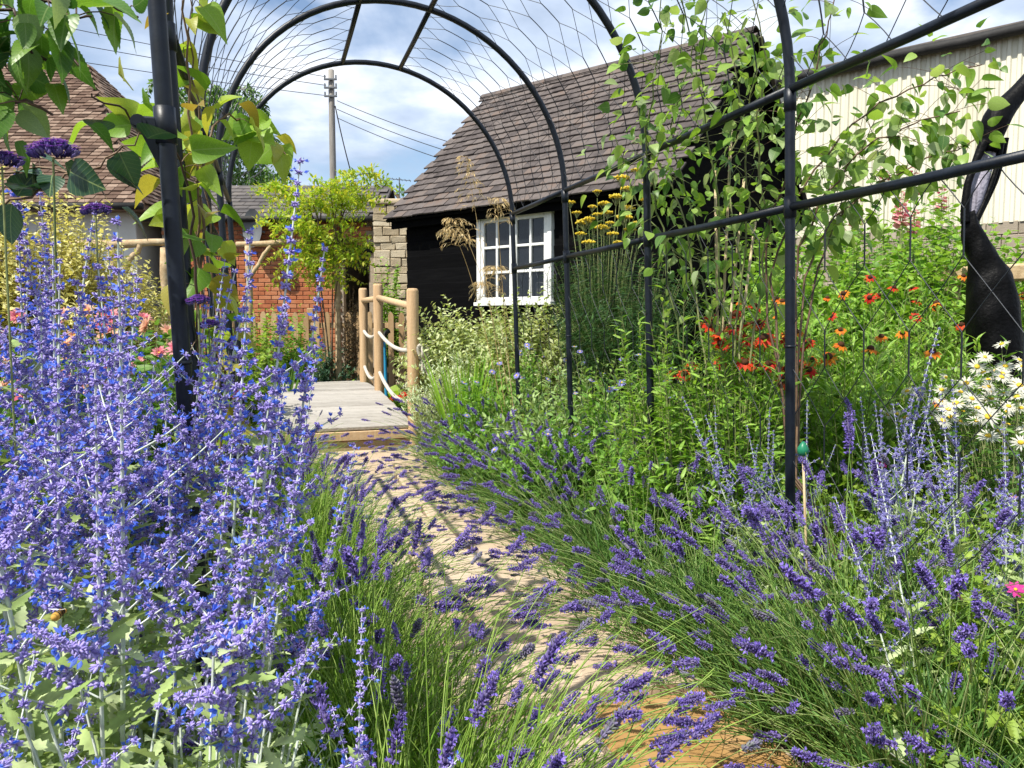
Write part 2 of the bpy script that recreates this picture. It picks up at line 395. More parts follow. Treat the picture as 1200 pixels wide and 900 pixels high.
# plants
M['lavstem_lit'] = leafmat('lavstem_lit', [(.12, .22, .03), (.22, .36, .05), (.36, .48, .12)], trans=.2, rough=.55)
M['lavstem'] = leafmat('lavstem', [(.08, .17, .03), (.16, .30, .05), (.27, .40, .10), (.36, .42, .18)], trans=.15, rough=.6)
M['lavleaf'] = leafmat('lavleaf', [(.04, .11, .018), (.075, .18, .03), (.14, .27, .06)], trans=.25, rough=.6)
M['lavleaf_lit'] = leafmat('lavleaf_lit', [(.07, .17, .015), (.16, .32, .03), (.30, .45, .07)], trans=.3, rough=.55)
M['lavcalyx'] = petalmat('lavcalyx', [(.06, .04, .16), (.11, .08, .26), (.17, .13, .36), (.20, .17, .30)], trans=.15)
M['lavpetal'] = petalmat('lavpetal', [(.18, .12, .52), (.27, .19, .66), (.38, .29, .74)], trans=.3)
M['lavgrey'] = petalmat('lavgrey', [(.13, .15, .12), (.17, .15, .24), (.22, .19, .33), (.20, .22, .17)], trans=.15)
M['sagestem'] = leafmat('sagestem', [(.44, .50, .40), (.56, .62, .54), (.64, .68, .62)], trans=.05, rough=.7)
M['sageleaf'] = leafmat('sageleaf', [(.22, .32, .09), (.36, .47, .17), (.52, .60, .34)], trans=.25, rough=.65)
M['sagecalyx'] = petalmat('sagecalyx', [(.26, .20, .56), (.38, .31, .72), (.54, .48, .86), (.45, .36, .76)], trans=.25, rough=.8)
M['sagepetal'] = petalmat('sagepetal', [(.08, .14, .70), (.13, .24, .86), (.24, .35, .92)], trans=.35)
M['sagecalyx2'] = petalmat('sagecalyx2', [(.20, .18, .45), (.29, .27, .58), (.36, .35, .66)], trans=.25, rough=.8)
M['lime'] = leafmat('lime', [(.13, .25, .02), (.22, .36, .035), (.34, .46, .08)], trans=.4)
M['mid'] = leafmat('mid', [(.055, .14, .018), (.10, .22, .03), (.17, .31, .06)], trans=.35)
M['fresh'] = leafmat('fresh', [(.095, .22, .02), (.19, .36, .035), (.33, .50, .10)], trans=.35)
M['sagegreen'] = leafmat('sagegreen', [(.13, .24, .05), (.24, .37, .10), (.38, .50, .20)], trans=.3)
M['greener'] = leafmat('greener', [(.08, .20, .02), (.15, .32, .035), (.26, .44, .08)], trans=.35)
M['deep'] = leafmat('deep', [(.016, .055, .012), (.03, .09, .018), (.055, .13, .03)], trans=.25)
M['bluegreen'] = leafmat('bluegreen', [(.03, .09, .055), (.05, .13, .07), (.09, .18, .10)], trans=.25)
M['silver'] = leafmat('silver', [(.28, .36, .17), (.44, .52, .30), (.58, .64, .46)], trans=.3)
M['varieg'] = leafmat('varieg', [(.20, .28, .07), (.40, .47, .18), (.62, .66, .40)], trans=.3)
M['blade'] = leafmat('blade', [(.14, .30, .02), (.24, .44, .035), (.36, .54, .08)], trans=.4)
M['feather'] = leafmat('feather', [(.016, .055, .012), (.035, .10, .02), (.07, .15, .03)], trans=.25)
M['yellowflower'] = petalmat('yellowflower', [(.66, .46, .02), (.78, .60, .04), (.80, .66, .12)])
M['straw'] = petalmat('straw', [(.58, .40, .16), (.72, .54, .26), (.80, .66, .40)])
M['climber'] = veinmat('climber', [(.06, .15, .03), (.13, .25, .035), (.22, .38, .05), (.32, .46, .11), (.30, .38, .20)], trans=.42, rough=.42, spec=.45)
M['yellowing'] = veinmat('yellowing', [(.08, .20, .018), (.15, .30, .025), (.22, .38, .035), (.27, .42, .05), (.40, .44, .06), (.26, .18, .035)], trans=.36)
M['vineleaf'] = veinmat('vineleaf', [(.03, .10, .018), (.07, .18, .022), (.16, .30, .03), (.26, .34, .18)], trans=.4, rough=.4, spec=.45)
M['darkleaf'] = veinmat('darkleaf', [(.012, .045, .02), (.022, .07, .028), (.045, .11, .05)], trans=.15, rough=.35, spec=.5)
M['twig'] = leafmat('twig', [(.05, .03, .02), (.12, .07, .04), (.2, .13, .07)], trans=.0)
M['greentwig'] = leafmat('greentwig', [(.12, .16, .05), (.22, .27, .09), (.30, .30, .14)], trans=.1)
M['red'] = petalmat('red', [(.45, .012, .010), (.58, .04, .015), (.62, .10, .02)])
M['orange'] = petalmat('orange', [(.66, .16, .012), (.72, .28, .02), (.70, .10, .015)])
M['disc'] = solid('disc', [(.03, .012, .006), (.09, .035, .012)], rough=.9)
M['yellowdisc'] = solid('yellowdisc', [(.62, .38, .02), (.72, .52, .05)], rough=.8)
M['white'] = petalmat('white', [(.56, .55, .44), (.66, .65, .56), (.70, .69, .58)])
M['pink'] = petalmat('pink', [(.62, .13, .22), (.74, .28, .32), (.80, .42, .38)])
M['peach'] = petalmat('peach', [(.72, .34, .22), (.80, .50, .34), (.82, .60, .48)])
M['magenta'] = petalmat('magenta', [(.50, .02, .22), (.62, .06, .32)])
M['verbena'] = petalmat('verbena', [(.20, .04, .42), (.30, .08, .58), (.40, .14, .66)])
M['aster'] = petalmat('aster', [(.18, .17, .52), (.28, .26, .66), (.38, .36, .74)])
M['creamshrub'] = leafmat('creamshrub', [(.40, .38, .10), (.60, .57, .22), (.74, .70, .38)], trans=.3)
M['brownseed'] = petalmat('brownseed', [(.16, .09, .04), (.28, .18, .09), (.40, .29, .17)], trans=.1)
M['beebody'] = solid('beebody', [(.02, .012, .005), (.5, .28, .05)], rough=.8, scale=(10, 300, 10), var=0, contrast=(.48, .52))

# ------------------------------------------------------------------ ground and path
D2 = np.array([-0.2985, 0.9544]); N2 = np.array([0.9544, 0.2985])
HW = 0.925
C1 = np.array([0.923, 2.557]) - HW * N2
LEAN = -0.035
def TP(t, w, h):
    """point of the tunnel: t metres along it from the second hoop, w across, h high"""
    q = C1 + t * D2 + (w + LEAN * (h - 1.2)) * N2
    return np.array([q[0], q[1], h])
def XP(t, w, h=0.0):
    q = C1 + t * D2 + w * N2; return np.array([q[0], q[1], h])

g = Geo(); S = 400.0
nn = 61
lin = np.sign(np.linspace(-1, 1, nn)) * np.abs(np.linspace(-1, 1, nn)) ** 3 * S
X, Y = np.meshgrid(lin, lin, indexing='ij')
rr = np.hypot(X, Y)
Z = 0.012 * np.sin(X * 3.1) * np.cos(Y * 2.7) * (rr < 30)
Vg = np.stack([X, Y, Z - 0.02], -1).reshape(-1, 3)
i, j = np.meshgrid(np.arange(nn - 1), np.arange(nn - 1), indexing='ij')
Qg = np.stack([i * nn + j, (i + 1) * nn + j, (i + 1) * nn + j + 1, i * nn + j + 1], -1).reshape(-1, 4)
g.add(Vg, None, Qg); ground = struct(part('ground', g, M['soil'], None))

g = Geo()
ts = np.linspace(-2.4, 4.75, 30); V = []
for t in ts:
    for w in (-.62, .62): V.append(XP(t, w, .012))
Q = [(2 * k, 2 * k + 1, 2 * k + 3, 2 * k + 2) for k in range(len(ts) - 1)]
g.add(V, None, Q); path = struct(part('path', g, M['grit'], None))
def slab(t0, t1, w0, w1, top, mat):
    jit = rng.uniform(-.018, .018, (4, 2))
    c = [(t0 + .006, w0 + .006), (t1 - .006, w0 + .006), (t1 - .006, w1 - .006), (t0 + .006, w1 - .006)]
    c = [(a + j_[0], b + j_[1]) for (a, b), j_ in zip(c, jit)]
    tc_, wc_ = (t0 + t1) / 2, (w0 + w1) / 2
    sub = []
    for k in range(4):
        a, b = np.array(c[k]), np.array(c[(k + 1) % 4])
        for f in (0, .33, .66):
            p = a + (b - a) * f
            if f: p = p + rng.uniform(-.008, .008, 2)
            sub.append(p)
    sub = np.array(sub); n_ = len(sub)
    cen = sub.mean(0); inn = cen + (sub - cen) * (1 - .012 / np.linalg.norm(sub - cen, axis=1))[:, None]
    o3 = [XP(a, b, 0.0) for a, b in sub]; m3 = [XP(a, b, top - .010) for a, b in sub]; i3 = [XP(a, b, top + rng.uniform(-.002, .002)) for a, b in inn]
    V = np.array(o3 + m3 + i3 + [XP(*cen, top)]); org = XP(*cen, 0)
    Q = []; T = []
    for k in range(n_):
        k2 = (k + 1) % n_
        Q += [(k, k2, n_ + k2, n_ + k), (n_ + k, n_ + k2, 2 * n_ + k2, 2 * n_ + k)]
        T.append((2 * n_ + k, 2 * n_ + k2, 3 * n_))
    q = Geo(); q.add(V - org, T, Q)
    part('slab', q, mat, path, smooth=False, loc=org)
t = -2.3; row = 0
while t < 4.7:
    L = rng.uniform(.42, .70); t1 = min(t + L, 4.72)
    top = .055 if t > -.18 else .022
    cuts = [-.6] + sorted(([rng.uniform(-.15, .2)] if rng.random() < .75 else [-.22, .22])) + [.6]
    for a, b in zip(cuts[:-1], cuts[1:]):
        slab(t, t1, a, b, top + rng.uniform(-.004, .004), M['slab_amber'] if t < -.18 and a > -.3 else M['slab'])
    t = t1; row += 1

# ------------------------------------------------------------------ arch tunnel
SPR = 1.95; LOW = 1.575
arch = thing('garden_arch', 'long black tubular metal arch tunnel with wire netting spanning the lavender path', 'garden arch', XP(0, 0))
def in_arch(name, g, mats, smooth=True, stuff=False):
    o = part(name, g, mats, arch, smooth, stuff=stuff); o.location = (-arch.location.x, -arch.location.y, 0); return o
TUBE = .0165
hoops = [-1.0, 0, 1, 2, 3]
Dv = np.array([D2[0], D2[1], 0]); Nv = np.array([N2[0], N2[1], 0])
TL0 = .47
def hoop_pts(t, sh=0.0):
    pts = []
    tl = t + (TL0 if sh else 0)
    for h in np.linspace(-.05, SPR, 14): pts.append(TP(tl, -HW + sh, h))
    for a in np.linspace(math.pi, 0, 42)[1:-1]:
        f = (math.cos(a) + 1) / 2
        pts.append(TP(tl + (t - tl) * f, HW * math.cos(a) + sh * (1 - f), SPR + HW * math.sin(a)))
    for h in np.linspace(SPR, -.05, 14): pts.append(TP(t, HW, h))
    return np.array(pts)
LEFT0 = .035
for t in hoops:
    g = Geo(); pts = hoop_pts(t, LEFT0 if t == -1 else 0)
    tubes(g, pts, TUBE, 12, ref=Dv, cap=True)
    o = in_arch('hoop', g, M['steel'])
    # sleeves where the tubes are joined
    for w, h in ((HW, SPR - .035), (HW, LOW), (-HW, SPR - .035), (-HW, LOW), (HW, 1.12), (-HW, 1.12)):
        sh = LEFT0 if (t == -1 and w < 0) else 0; tt = t + (TL0 if sh else 0)
        g2 = Geo(); hh = .035 if h > 1.3 else .004; rr_ = TUBE * (1.22 if h > 1.3 else 1.12)
        zs = np.array([-hh, -hh, hh, hh]); rs = np.array([TUBE, rr_, rr_, TUBE])
        tubes(g2, np.array([TP(tt, w + sh, h + z) for z in zs + np.array([0, .001, -.001, 0])]), rs, 12, ref=Dv)
        c = in_arch('sleeve', g2, M['steel'])
# round bolt stub on the near joint
b = TP(-1 + TL0, -HW + LEFT0, LOW)
g = Geo(); tubes(g, np.array([b - Nv * .045 - Dv * .02, b - Nv * .045 + Dv * .03]), .014, 12, cap=True, ref=(0, 0, 1))
tubes(g, np.array([b - Nv * .047 - Dv * .024, b - Nv * .047 - Dv * .018]), .009, 12, cap=True, ref=(0, 0, 1))
put(g, cbox(.05, .02, .028, .004), b - Nv * .024, basis(Nv, Dv, (0, 0, 1)))
pv = np.array([b - Nv * .045 - np.array([0, 0, .012]), b - np.array([0, 0, .012]), b - np.array([0, 0, .11])])
g.add(np.concatenate([pv - Dv * .004, pv + Dv * .004]), [(0, 2, 1), (3, 4, 5)], [(0, 1, 4, 3), (1, 2, 5, 4), (2, 0, 3, 5)])
in_arch('bracket', g, M['steel'], False)
def rail(w, h, name, ts):
    for a, b_ in zip(ts[:-1], ts[1:]):
        g = Geo(); tubes(g, np.array([TP(a + .0, w, h), TP((a + b_) / 2, w, h - .003), TP(b_ - .0, w, h)]), TUBE * .86, 10, cap=True)
        in_arch(name, g, M['steel'])
rail(HW, SPR, 'rail', hoops); rail(HW, LOW, 'rail', hoops); rail(-HW, SPR, 'rail', hoops[1:]); rail(-HW, LOW, 'rail', hoops[1:])
AP = math.radians(78.5)
for sgn in (1, -1): rail(sgn * HW * math.cos(AP), SPR + HW * math.sin(AP), 'purlin', hoops)
def side_pt(sgn):
    return lambda t, s: TP(t, sgn * HW, LOW - s)
def barrel_pt(sgn):
    return lambda t, s: TP(t, sgn * HW * math.cos(s / HW), SPR + HW * math.sin(s / HW))
def netting(fn, t0, t1, smax, start=0.0):
    g = Geo(); pit = (t1 - t0) / 6; v = .115; dg = .095; per = v + 2 * dg
    s0 = -dg + start; segs = []; twist = []
    k = 0; s = s0
    while s < smax:
        for c in range(7):
            tc_ = t0 + c * pit
            # X between rows: bottom of this column to the top of its neighbours
            for dc in (-1, 1):
                c2 = c + dc
                if 0 <= c2 <= 6:
                    a, b_ = (tc_, s), (t0 + c2 * pit, s + 2 * dg)
                    f0 = max(0, (0 - a[1]) / (b_[1] - a[1])); f1 = min(1, (smax - a[1]) / (b_[1] - a[1]))
                    if f1 > f0:
                        p = [(a[0] + (b_[0] - a[0]) * f, a[1] + (b_[1] - a[1]) * f) for f in np.linspace(f0, f1, 4)]
                        segs.append([fn(*q) for q in p])
            a, b_ = s + 2 * dg, min(s + 2 * dg + v, smax)
            if b_ > max(a, 0) and c not in (0, 6): twist.append([fn(tc_, q) for q in np.linspace(max(a, 0), b_, 4)])
        s += per
    segs = np.array(segs)
    j = rng.normal(0, .0025, (len(segs), 1, 3)); segs = segs + j * np.array([0, 1, 1, 0])[None, :, None]
    tubes(g, segs, .00165, 3); tubes(g, np.array(twist), .0028, 3)
    return g
for a, b_ in zip(hoops[:-1], hoops[1:]):
    for sgn in (1, -1):
        if sgn < 0 and a < 0: continue
        o = in_arch('netting', netting(side_pt(sgn), a, b_, LOW - .1), M['wire'], stuff=True)
        o = in_arch('netting', netting(barrel_pt(sgn), a, b_, HW * AP - .01, .02), M['wire'], stuff=True)

# ------------------------------------------------------------------ black shed
SA = np.array([.77, -.637, 0]); SA /= np.linalg.norm(SA); SN = np.array([-SA[1], SA[0], 0]); UP = np.array([0, 0, 1.0])
SC = np.array([-1.29, 9.45, 0.0]); SL = 3.55; SD = 3.2; SE = 2.62; SR = SE + 1.62
def SP(a, b, h): return SC + SA * a + SN * b + UP * h       # along the front wall, back from it, up
shed = thing('timber_shed', 'black boarded timber shed with an old tiled roof and white window', 'shed', SC)
def sp(name, g, mats, parent=shed, smooth=False, stuff=False, label=None):
    o = part(name, g, mats, parent, smooth, stuff=stuff, label=label)
    o.location = -SC if parent is shed else (0, 0, 0)
    return o
RB = basis(SA, SN, UP)
WX0, WX1, WZ0, WZ1 = 1.22, 2.20, 1.42, 2.385
g = Geo()
def wallrect(a0, a1, z0, z1, b0=0.03, th=.06):
    put(g, cbox(a1 - a0, th, z1 - z0, .002), SP((a0 + a1) / 2, b0 + th / 2, (z0 + z1) / 2), RB)
wallrect(0, WX0, 0, SE - .02); wallrect(WX1, SL, 0, SE - .02); wallrect(WX0, WX1, 0, WZ0); wallrect(WX0, WX1, WZ1, SE - .02)
wall = sp('wall', g, M['blackwood'])
bh = .165; nb = int(SE / bh)
for k in range(nb + 1):
    z0, z1 = k * bh, min((k + 1) * bh, SE - .04)
    if z1 - z0 < .03: continue
    spans = [(0, SL)]
    if z1 > WZ0 - .02 and z0 < WZ1 + .02: spans = [(0, WX0 - .03), (WX1 + .03, SL)]
    for a0, a1 in spans:
        q = Geo(); put(q, cbox(a1 - a0, .016, z1 - z0 + .022, .003), SP((a0 + a1) / 2, .018, (z0 + z1) / 2), RB @ np.array([[1, 0, 0], [0, math.cos(.07), -math.sin(.07)], [0, math.sin(.07), math.cos(.07)]]))
        sp('board', q, M['blackwood'], wall)
for a, s in ((0, -1), (SL, 1)):     # gable walls
    g = Geo(); th = .05
    pr = [(0.05, 0), (SD, 0), (SD, SE), (SD / 2, SR - .07), (0.05, SE)]
    V = [SP(a - s * .02, b, h) for b, h in pr] + [SP(a - s * (.02 + th), b, h) for b, h in pr]
    g.add(V, [(0, 1, 2), (0, 2, 4), (2, 3, 4), (5, 7, 6), (5, 9, 7), (7, 9, 8)], [(k, (k + 1) % 5, 5 + (k + 1) % 5, 5 + k) for k in range(5)])
    gw = sp('gable_wall', g, M['blackwood'])
    for k in range(26):
        z = .08 + k * .165
        half = SD / 2 if z < SE else SD / 2 * (SR - .1 - z) / (SR - SE)
        if half < .1: break
        q = Geo(); put(q, cbox(.016, half * 2, .185, .003), SP(a + s * -.004, SD / 2 + .02, z), RB); sp('board', q, M['blackwood'], gw)
g = Geo(); put(g, cbox(SL, .05, SE, .002), SP(SL / 2, SD, SE / 2), RB); sp('wall', g, M['blackwood'])
# roof
ALPH = math.atan2(SR - SE, SD / 2)
OV = .14; EO = .2
def RP(a, s, lift=0.0, back=False):          # along the eave, up the slope from the eave edge
    b = -EO + s * math.cos(ALPH); h = SE - EO * math.tan(ALPH) + s * math.sin(ALPH)
    b += -lift * math.sin(ALPH); h += lift * math.cos(ALPH)
    return SP(a, SD - b if back else b, h)
SLEN = (SD / 2 + EO) / math.cos(ALPH)
g = Geo()
for bk in (False, True):
    V = [RP(a, s, l, bk) for l in (-.03, 0) for a in (-OV, SL + OV) for s in (0, SLEN)]
    Q = [(0, 1, 3, 2), (4, 6, 7, 5), (0, 2, 6, 4), (1, 5, 7, 3), (0, 4, 5, 1), (2, 3, 7, 6)]
    g.add(V, None, Q)
roof = sp('roof', g, M['blackwood'])
gauge = SLEN / 21.0; tw = .172
tile_me = []
for k in range(5):
    q = Geo(); put(q, cbox(tw - rng.uniform(.003, .010), gauge * 1.55, .019, .003), (0, 0, 0)); tile_me.append(q.mesh('roof_tile', M['tile'], False))
UPS = SN * math.cos(ALPH) + UP * math.sin(ALPH); NRM = unit(np.cross(SA, UPS))
nt_ = int((SL + 2 * OV) / tw) + 1
rest = Geo(); tcount = 0
tmt = cbox(tw - .006, gauge * 1.55, .019, .003)
for r_ in range(21):
    for c in range(nt_):
        a = -OV + (c + (.5 if r_ % 2 else 0)) * tw + tw * .5
        if a > SL + OV: continue
        s = r_ * gauge + gauge * .62
        tl = rng.normal(0, .008); sk = rng.normal(0, .012); an = .15 + rng.normal(0, .014)
        y = UPS * math.cos(an) + NRM * -math.sin(an); x = SA + UPS * sk + NRM * tl
        R = basis(x, y - unit(x) * np.dot(y, unit(x)), np.cross(unit(x), y))
        p = RP(a, s + rng.normal(0, .004), .026 + rng.uniform(0, .006))
        if r_ < 12 and tcount < 300:
            place('roof_tile', tile_me[rng.integers(5)], roof, p, R); tcount += 1
        else: put(rest, tmt, p, R)
        if r_ % 1 == 0:      # the back slope
            put(rest, tmt, RP(a, s, .026, True), R @ np.diag([-1, 1, 1]) if False else basis(-SA, UP * math.sin(ALPH) - SN * math.cos(ALPH), np.cross(-SA, UP * math.sin(ALPH) - SN * math.cos(ALPH))))
sp('roof_tile_rows', rest, M['tile'], roof, stuff=True)
nrd = 14
for k in range(nrd):
    q = Geo(); L = (SL + 2 * OV) / nrd
    pts = []
    for aa in (0, L - .004):
        for th in np.linspace(-1.25, 1.25, 7):
            pts.append(SP(-OV + k * L + aa, SD / 2 + .105 * math.sin(th), SR - .045 + .105 * math.cos(th)))
    V = np.array(pts); V2 = V - UP * .016
    Q = [(i_, i_ + 1, i_ + 8, i_ + 7) for i_ in range(6)] + [(14 + i_, 14 + i_ + 7, 14 + i_ + 8, 14 + i_ + 1) for i_ in range(6)]
    Q += [(i_, 14 + i_, 15 + i_, i_ + 1) for i_ in range(6)] + [(7 + i_, 8 + i_, 22 + i_, 21 + i_) for i_ in range(6)]
    q.add(np.concatenate([V, V2]), None, Q); sp('ridge_tile', q, M['tile'], roof)
g = Geo(); put(g, cbox(SL + 2 * OV - .02, .03, .14, .003), RP(SL / 2, .05, -.085), RB); sp('fascia', g, M['blackwood'])
# window: two casements of two by three panes
win = sp('window', Geo(), M['whitepaint'], shed)
bpy.data.objects.remove(win)
g = Geo(); FR = .045
def bar(g, a0, a1, z0, z1, b0=-.035, th=.06): put(g, cbox(a1 - a0, th, z1 - z0, .004), SP((a0 + a1) / 2, b0 + th / 2, (z0 + z1) / 2), RB)
bar(g, WX0 - .03, WX1 + .03, WZ1 - FR, WZ1 + .01, -.04, .075); bar(g, WX0 - .05, WX1 + .05, WZ0 - .04, WZ0, -.07, .12)
bar(g, WX0 - .03, WX0 + FR - .02, WZ0, WZ1 - FR, -.04, .075); bar(g, WX1 - FR + .02, WX1 + .03, WZ0, WZ1 - FR, -.04, .075)
win = sp('window', g, M['whitepaint'], shed)
midw = (WX0 + WX1) / 2
for (a0, a1) in ((WX0 + FR - .018, midw - .003), (midw + .003, WX1 - FR + .018)):
    g = Geo(); z0, z1 = WZ0 + .003, WZ1 - FR - .003; w = .048
    bar(g, a0, a0 + w, z0, z1, -.03, .045); bar(g, a1 - w, a1, z0, z1, -.03, .045)
    bar(g, a0 + w, a1 - w, z0, z0 + w, -.03, .045); bar(g, a0 + w, a1 - w, z1 - w, z1, -.03, .045)
    am = (a0 + a1) / 2; bar(g, am - .014, am + .014, z0 + w, z1 - w, -.026, .036)
    zr = [z0 + w + (z1 - z0 - 2 * w) * f for f in (1 / 3, 2 / 3)]
    for z in zr: bar(g, a0 + w, am - .014, z - .014, z + .014, -.026, .036); bar(g, am + .014, a1 - w, z - .014, z + .014, -.026, .036)
    sp('casement', g, M['whitepaint'], win)
    zz = [z0 + w] + zr + [z1 - w]
    for (p0, p1) in ((a0 + w, am), (am, a1 - w)):
        for k in range(3):
            q = Geo(); put(q, cbox(p1 - p0 + .004, .004, zz[k + 1] - zz[k] + .004, .001), SP((p0 + p1) / 2, -.004, (zz[k] + zz[k + 1]) / 2), RB @ rotz(rng.normal(0, .02)))
            sp('pane', q, M['glass'], win)
# dim things kept inside the shed behind the panes
g = Geo(); put(g, cbox(1.3, .35, .03, .004), SP(1.75, .38, 1.40), RB); put(g, cbox(.06, .06, 1.37, .004), SP(1.25, .45, .69), RB); put(g, cbox(.06, .06, 1.37, .004), SP(2.25, .45, .69), RB)
o = part('workbench', g, M['rustic'], None, False); tag(o, 'wooden bench standing inside behind the white shed window', 'bench')
for nm, a, z, sc_, mt, lb in (('storage_tub', 1.84, 1.53, (.20, .16, .22), 'whitepaint', 'pale tub on the bench inside the shed window'), ('lamp_shade', 1.85, 2.14, (.12, .10, .16), 'whitepaint', 'pale lamp shade hanging behind the upper shed panes'), ('paint_tin', 1.48, 1.50, (.13, .13, .16), 'grey', 'grey tin on the bench inside the shed window')):
    g = Geo(); n_ = 14
    prf = [(0, 0), (.42, 0), (.5, .04), (.5, .9), (.46, 1.0), (.44, .97), (0.02, .95)] if nm != 'lamp_shade' else [(0.02, .5), (.35, .48), (.5, .3), (.48, 0), (.2, -.5), (.1, -.9), (0.03, 2.3), (.02, 2.3)][:4] + [(.3, -.35), (.02, -.4)]
    V = []; Q = []
    for (r0, z0) in prf:
        for k in range(n_):
            an = k * 2 * math.pi / n_; V.append(SP(a, .36, z - sc_[2] * (.0 if nm == 'lamp_shade' else .5) + z0 * sc_[2]) + np.array([r0 * sc_[0] * math.cos(an), r0 * sc_[1] * math.sin(an), 0]))
    for k in range(len(prf) - 1):
        for m_ in range(n_): Q.append((k * n_ + m_, k * n_ + (m_ + 1) % n_, (k + 1) * n_ + (m_ + 1) % n_, (k + 1) * n_ + m_))
    g.add(V, None, Q)
    if nm == 'lamp_shade': tubes(g, np.array([SP(a, .36, z + .07), SP(a, .36, SE + .2)]), .004, 5)
    tag(part(nm, g, M[mt], None, True), lb, nm.split('_')[-1])

# ------------------------------------------------------------------ barn
BA = unit(np.array([.735, -.68, 0])); BN = np.array([-BA[1], BA[0], 0])
BC = np.array([8.0, 12.0, 0]) - BA * 8.5
BL = 12.5; BZ0, BZ1 = 2.82, 5.72
def BP(a, b, h): return BC + BA * a + BN * b + UP * h
barn = thing('farm_barn', 'long barn with pale yellow corrugated cladding above a block wall', 'barn', BC)
def bp(name, g, mats, parent=barn, smooth=False, stuff=False):
    o = part(name, g, mats, parent, smooth, stuff=stuff); o.location = -BC if parent is barn else (0, 0, 0); return o
RBB = basis(BA, BN, UP)
pw = 1.0
for k in range(int(BL / pw)):
    q = Geo(); prof = []
    npit = 7; pit = pw / npit
    for m_ in range(npit):
        for f, d in ((0, 0), (.42, 0), (.55, -.032), (.87, -.032), (1.0, 0)):
            prof.append((m_ * pit + f * pit * .999, d))
    prof = np.array(prof); V = []
    off = -.004 * (k % 2)
    for z in (BZ0 - .06, BZ1): V += [BP(k * pw + a, d + off, z) for a, d in prof]
    n_ = len(prof); Q = [(i_, i_ + 1, n_ + i_ + 1, n_ + i_) for i_ in range(n_ - 1)]
    q.add(V, None, Q); bp('cladding_panel', q, M['cream'])
g = Geo(); put(g, cbox(BL, .2, BZ0, .004), BP(BL / 2, .13, BZ0 / 2), RBB); bw = bp('block_wall', g, M['mortar'])
rr_ = Geo(); cnt = 0
bq = Geo(); put(bq, cbox(.43, .05, .205, .008), (0, 0, 0)); bme = bq.mesh('block', M['block'], False)
for r_ in range(13):
    for c in range(int(BL / .44)):
        a = c * .44 + (.22 if r_ % 2 else 0) + .2; z = .1 + r_ * .215
        if cnt < 300 and a > 5 and z > .9: place('block', bme, bw, BP(a, .012 + rng.normal(0, .002), z), RBB); cnt += 1
        else: put(rr_, cbox(.43, .05, .205, .008), BP(a, .012, z), RBB)
bp('block_courses', rr_, M['block'], bw, stuff=True)
g = Geo(); put(g, cbox(.06, 7.0, 5.7, .004), BP(.05, 3.6, 2.85), RBB); put(g, cbox(.06, 7.0, 5.7, .004), BP(BL - .05, 3.6, 2.85), RBB); put(g, cbox(BL, .06, 5.7, .004), BP(BL / 2, 7.1, 2.85), RBB); bp('wall', g, M['cream'])
g = Geo()
V = [BP(a, b, h) for (b, h) in ((-.18, BZ1 + .02), (3.6, BZ1 + 1.25), (7.3, BZ1 + .02)) for a in (-.15, BL + .15)]
V += [v - UP * .08 for v in V]
g.add(V, None, [(0, 1, 3, 2), (2, 3, 5, 4), (6, 8, 9, 7), (8, 10, 11, 9), (0, 6, 7, 1), (4, 5, 11, 10), (0, 2, 8, 6), (2, 4, 10, 8), (1, 7, 9, 3), (3, 9, 11, 5)])
bp('roof', g, M['slate'])
g = Geo(); pts = np.array([BP(a, -.16, BZ1 - .08 + rng.normal(0, .006)) for a in np.linspace(-.15, BL + .15, 26)]); tubes(g, pts, .085, 10, cap=True); bp('gutter', g, M['gutter'], smooth=True)

# ------------------------------------------------------------------ brick outbuilding with slate roof, and rubble wall
K0 = np.array([-6.2, 13.75, 0]); KL = 3.72; KH = 3.02
out_b = thing('brick_outbuilding', 'low orange brick outbuilding with mossy slate roof and dark doorway', 'outbuilding', K0)
def kp(name, g, mats, parent=out_b, smooth=False, stuff=False):
    o = part(name, g, mats, parent, smooth, stuff=stuff); o.location = -K0 if parent is out_b else (0, 0, 0); return o
DX0, DX1, DZ = 3.2, 3.68, 2.42
g = Geo()
def kbox(g, x0, x1, y0, y1, z0, z1, b=.003): put(g, cbox(x1 - x0, y1 - y0, z1 - z0, b), K0 + np.array([(x0 + x1) / 2, (y0 + y1) / 2, (z0 + z1) / 2]))
kbox(g, 0, DX0, .02, .22, 0, KH); kbox(g, DX0, DX1, .02, .22, DZ, KH); kbox(g, DX1, KL + .12, .02, .22, 0, KH)
kw = kp('wall', g, M['mortar'])
bq = Geo(); put(bq, cbox(.215, .05, .065, .005), (0, 0, 0)); bme = bq.mesh('brick', M['brick'], False); bt = cbox(.215, .05, .065, .005)
rr_ = Geo(); cnt = 0
for r_ in range(40):
    z = .04 + r_ * .076
    if z > KH - .03: break
    for c in range(18):
        x = .11 + c * .226 + (.113 if r_ % 2 else 0)
        if x > KL: continue
        if DX0 - .1 < x < DX1 + .1 and z < DZ + .04: continue
        p = K0 + np.array([x, .018 + rng.normal(0, .002), z])
        if z > 1.55 and x > 1.0 and cnt < 300: place('brick', bme, kw, p); cnt += 1
        else: put(rr_, bt, p)
kp('brick_courses', rr_, M['brick'], kw, stuff=True)
g = Geo(); kbox(g, DX0 - .12, DX1 + .1, -.02, .16, DZ, DZ + .14); kp('lintel', g, M['dark'])
g = Geo(); kbox(g, -.0, KL + .1, 2.7, 2.9, 0, KH); kbox(g, 0, .2, .22, 2.7, 0, KH); kbox(g, KL - .1, KL + .1, .22, 2.7, 0, KH); kp('wall', g, M['mortar'])
g = Geo()
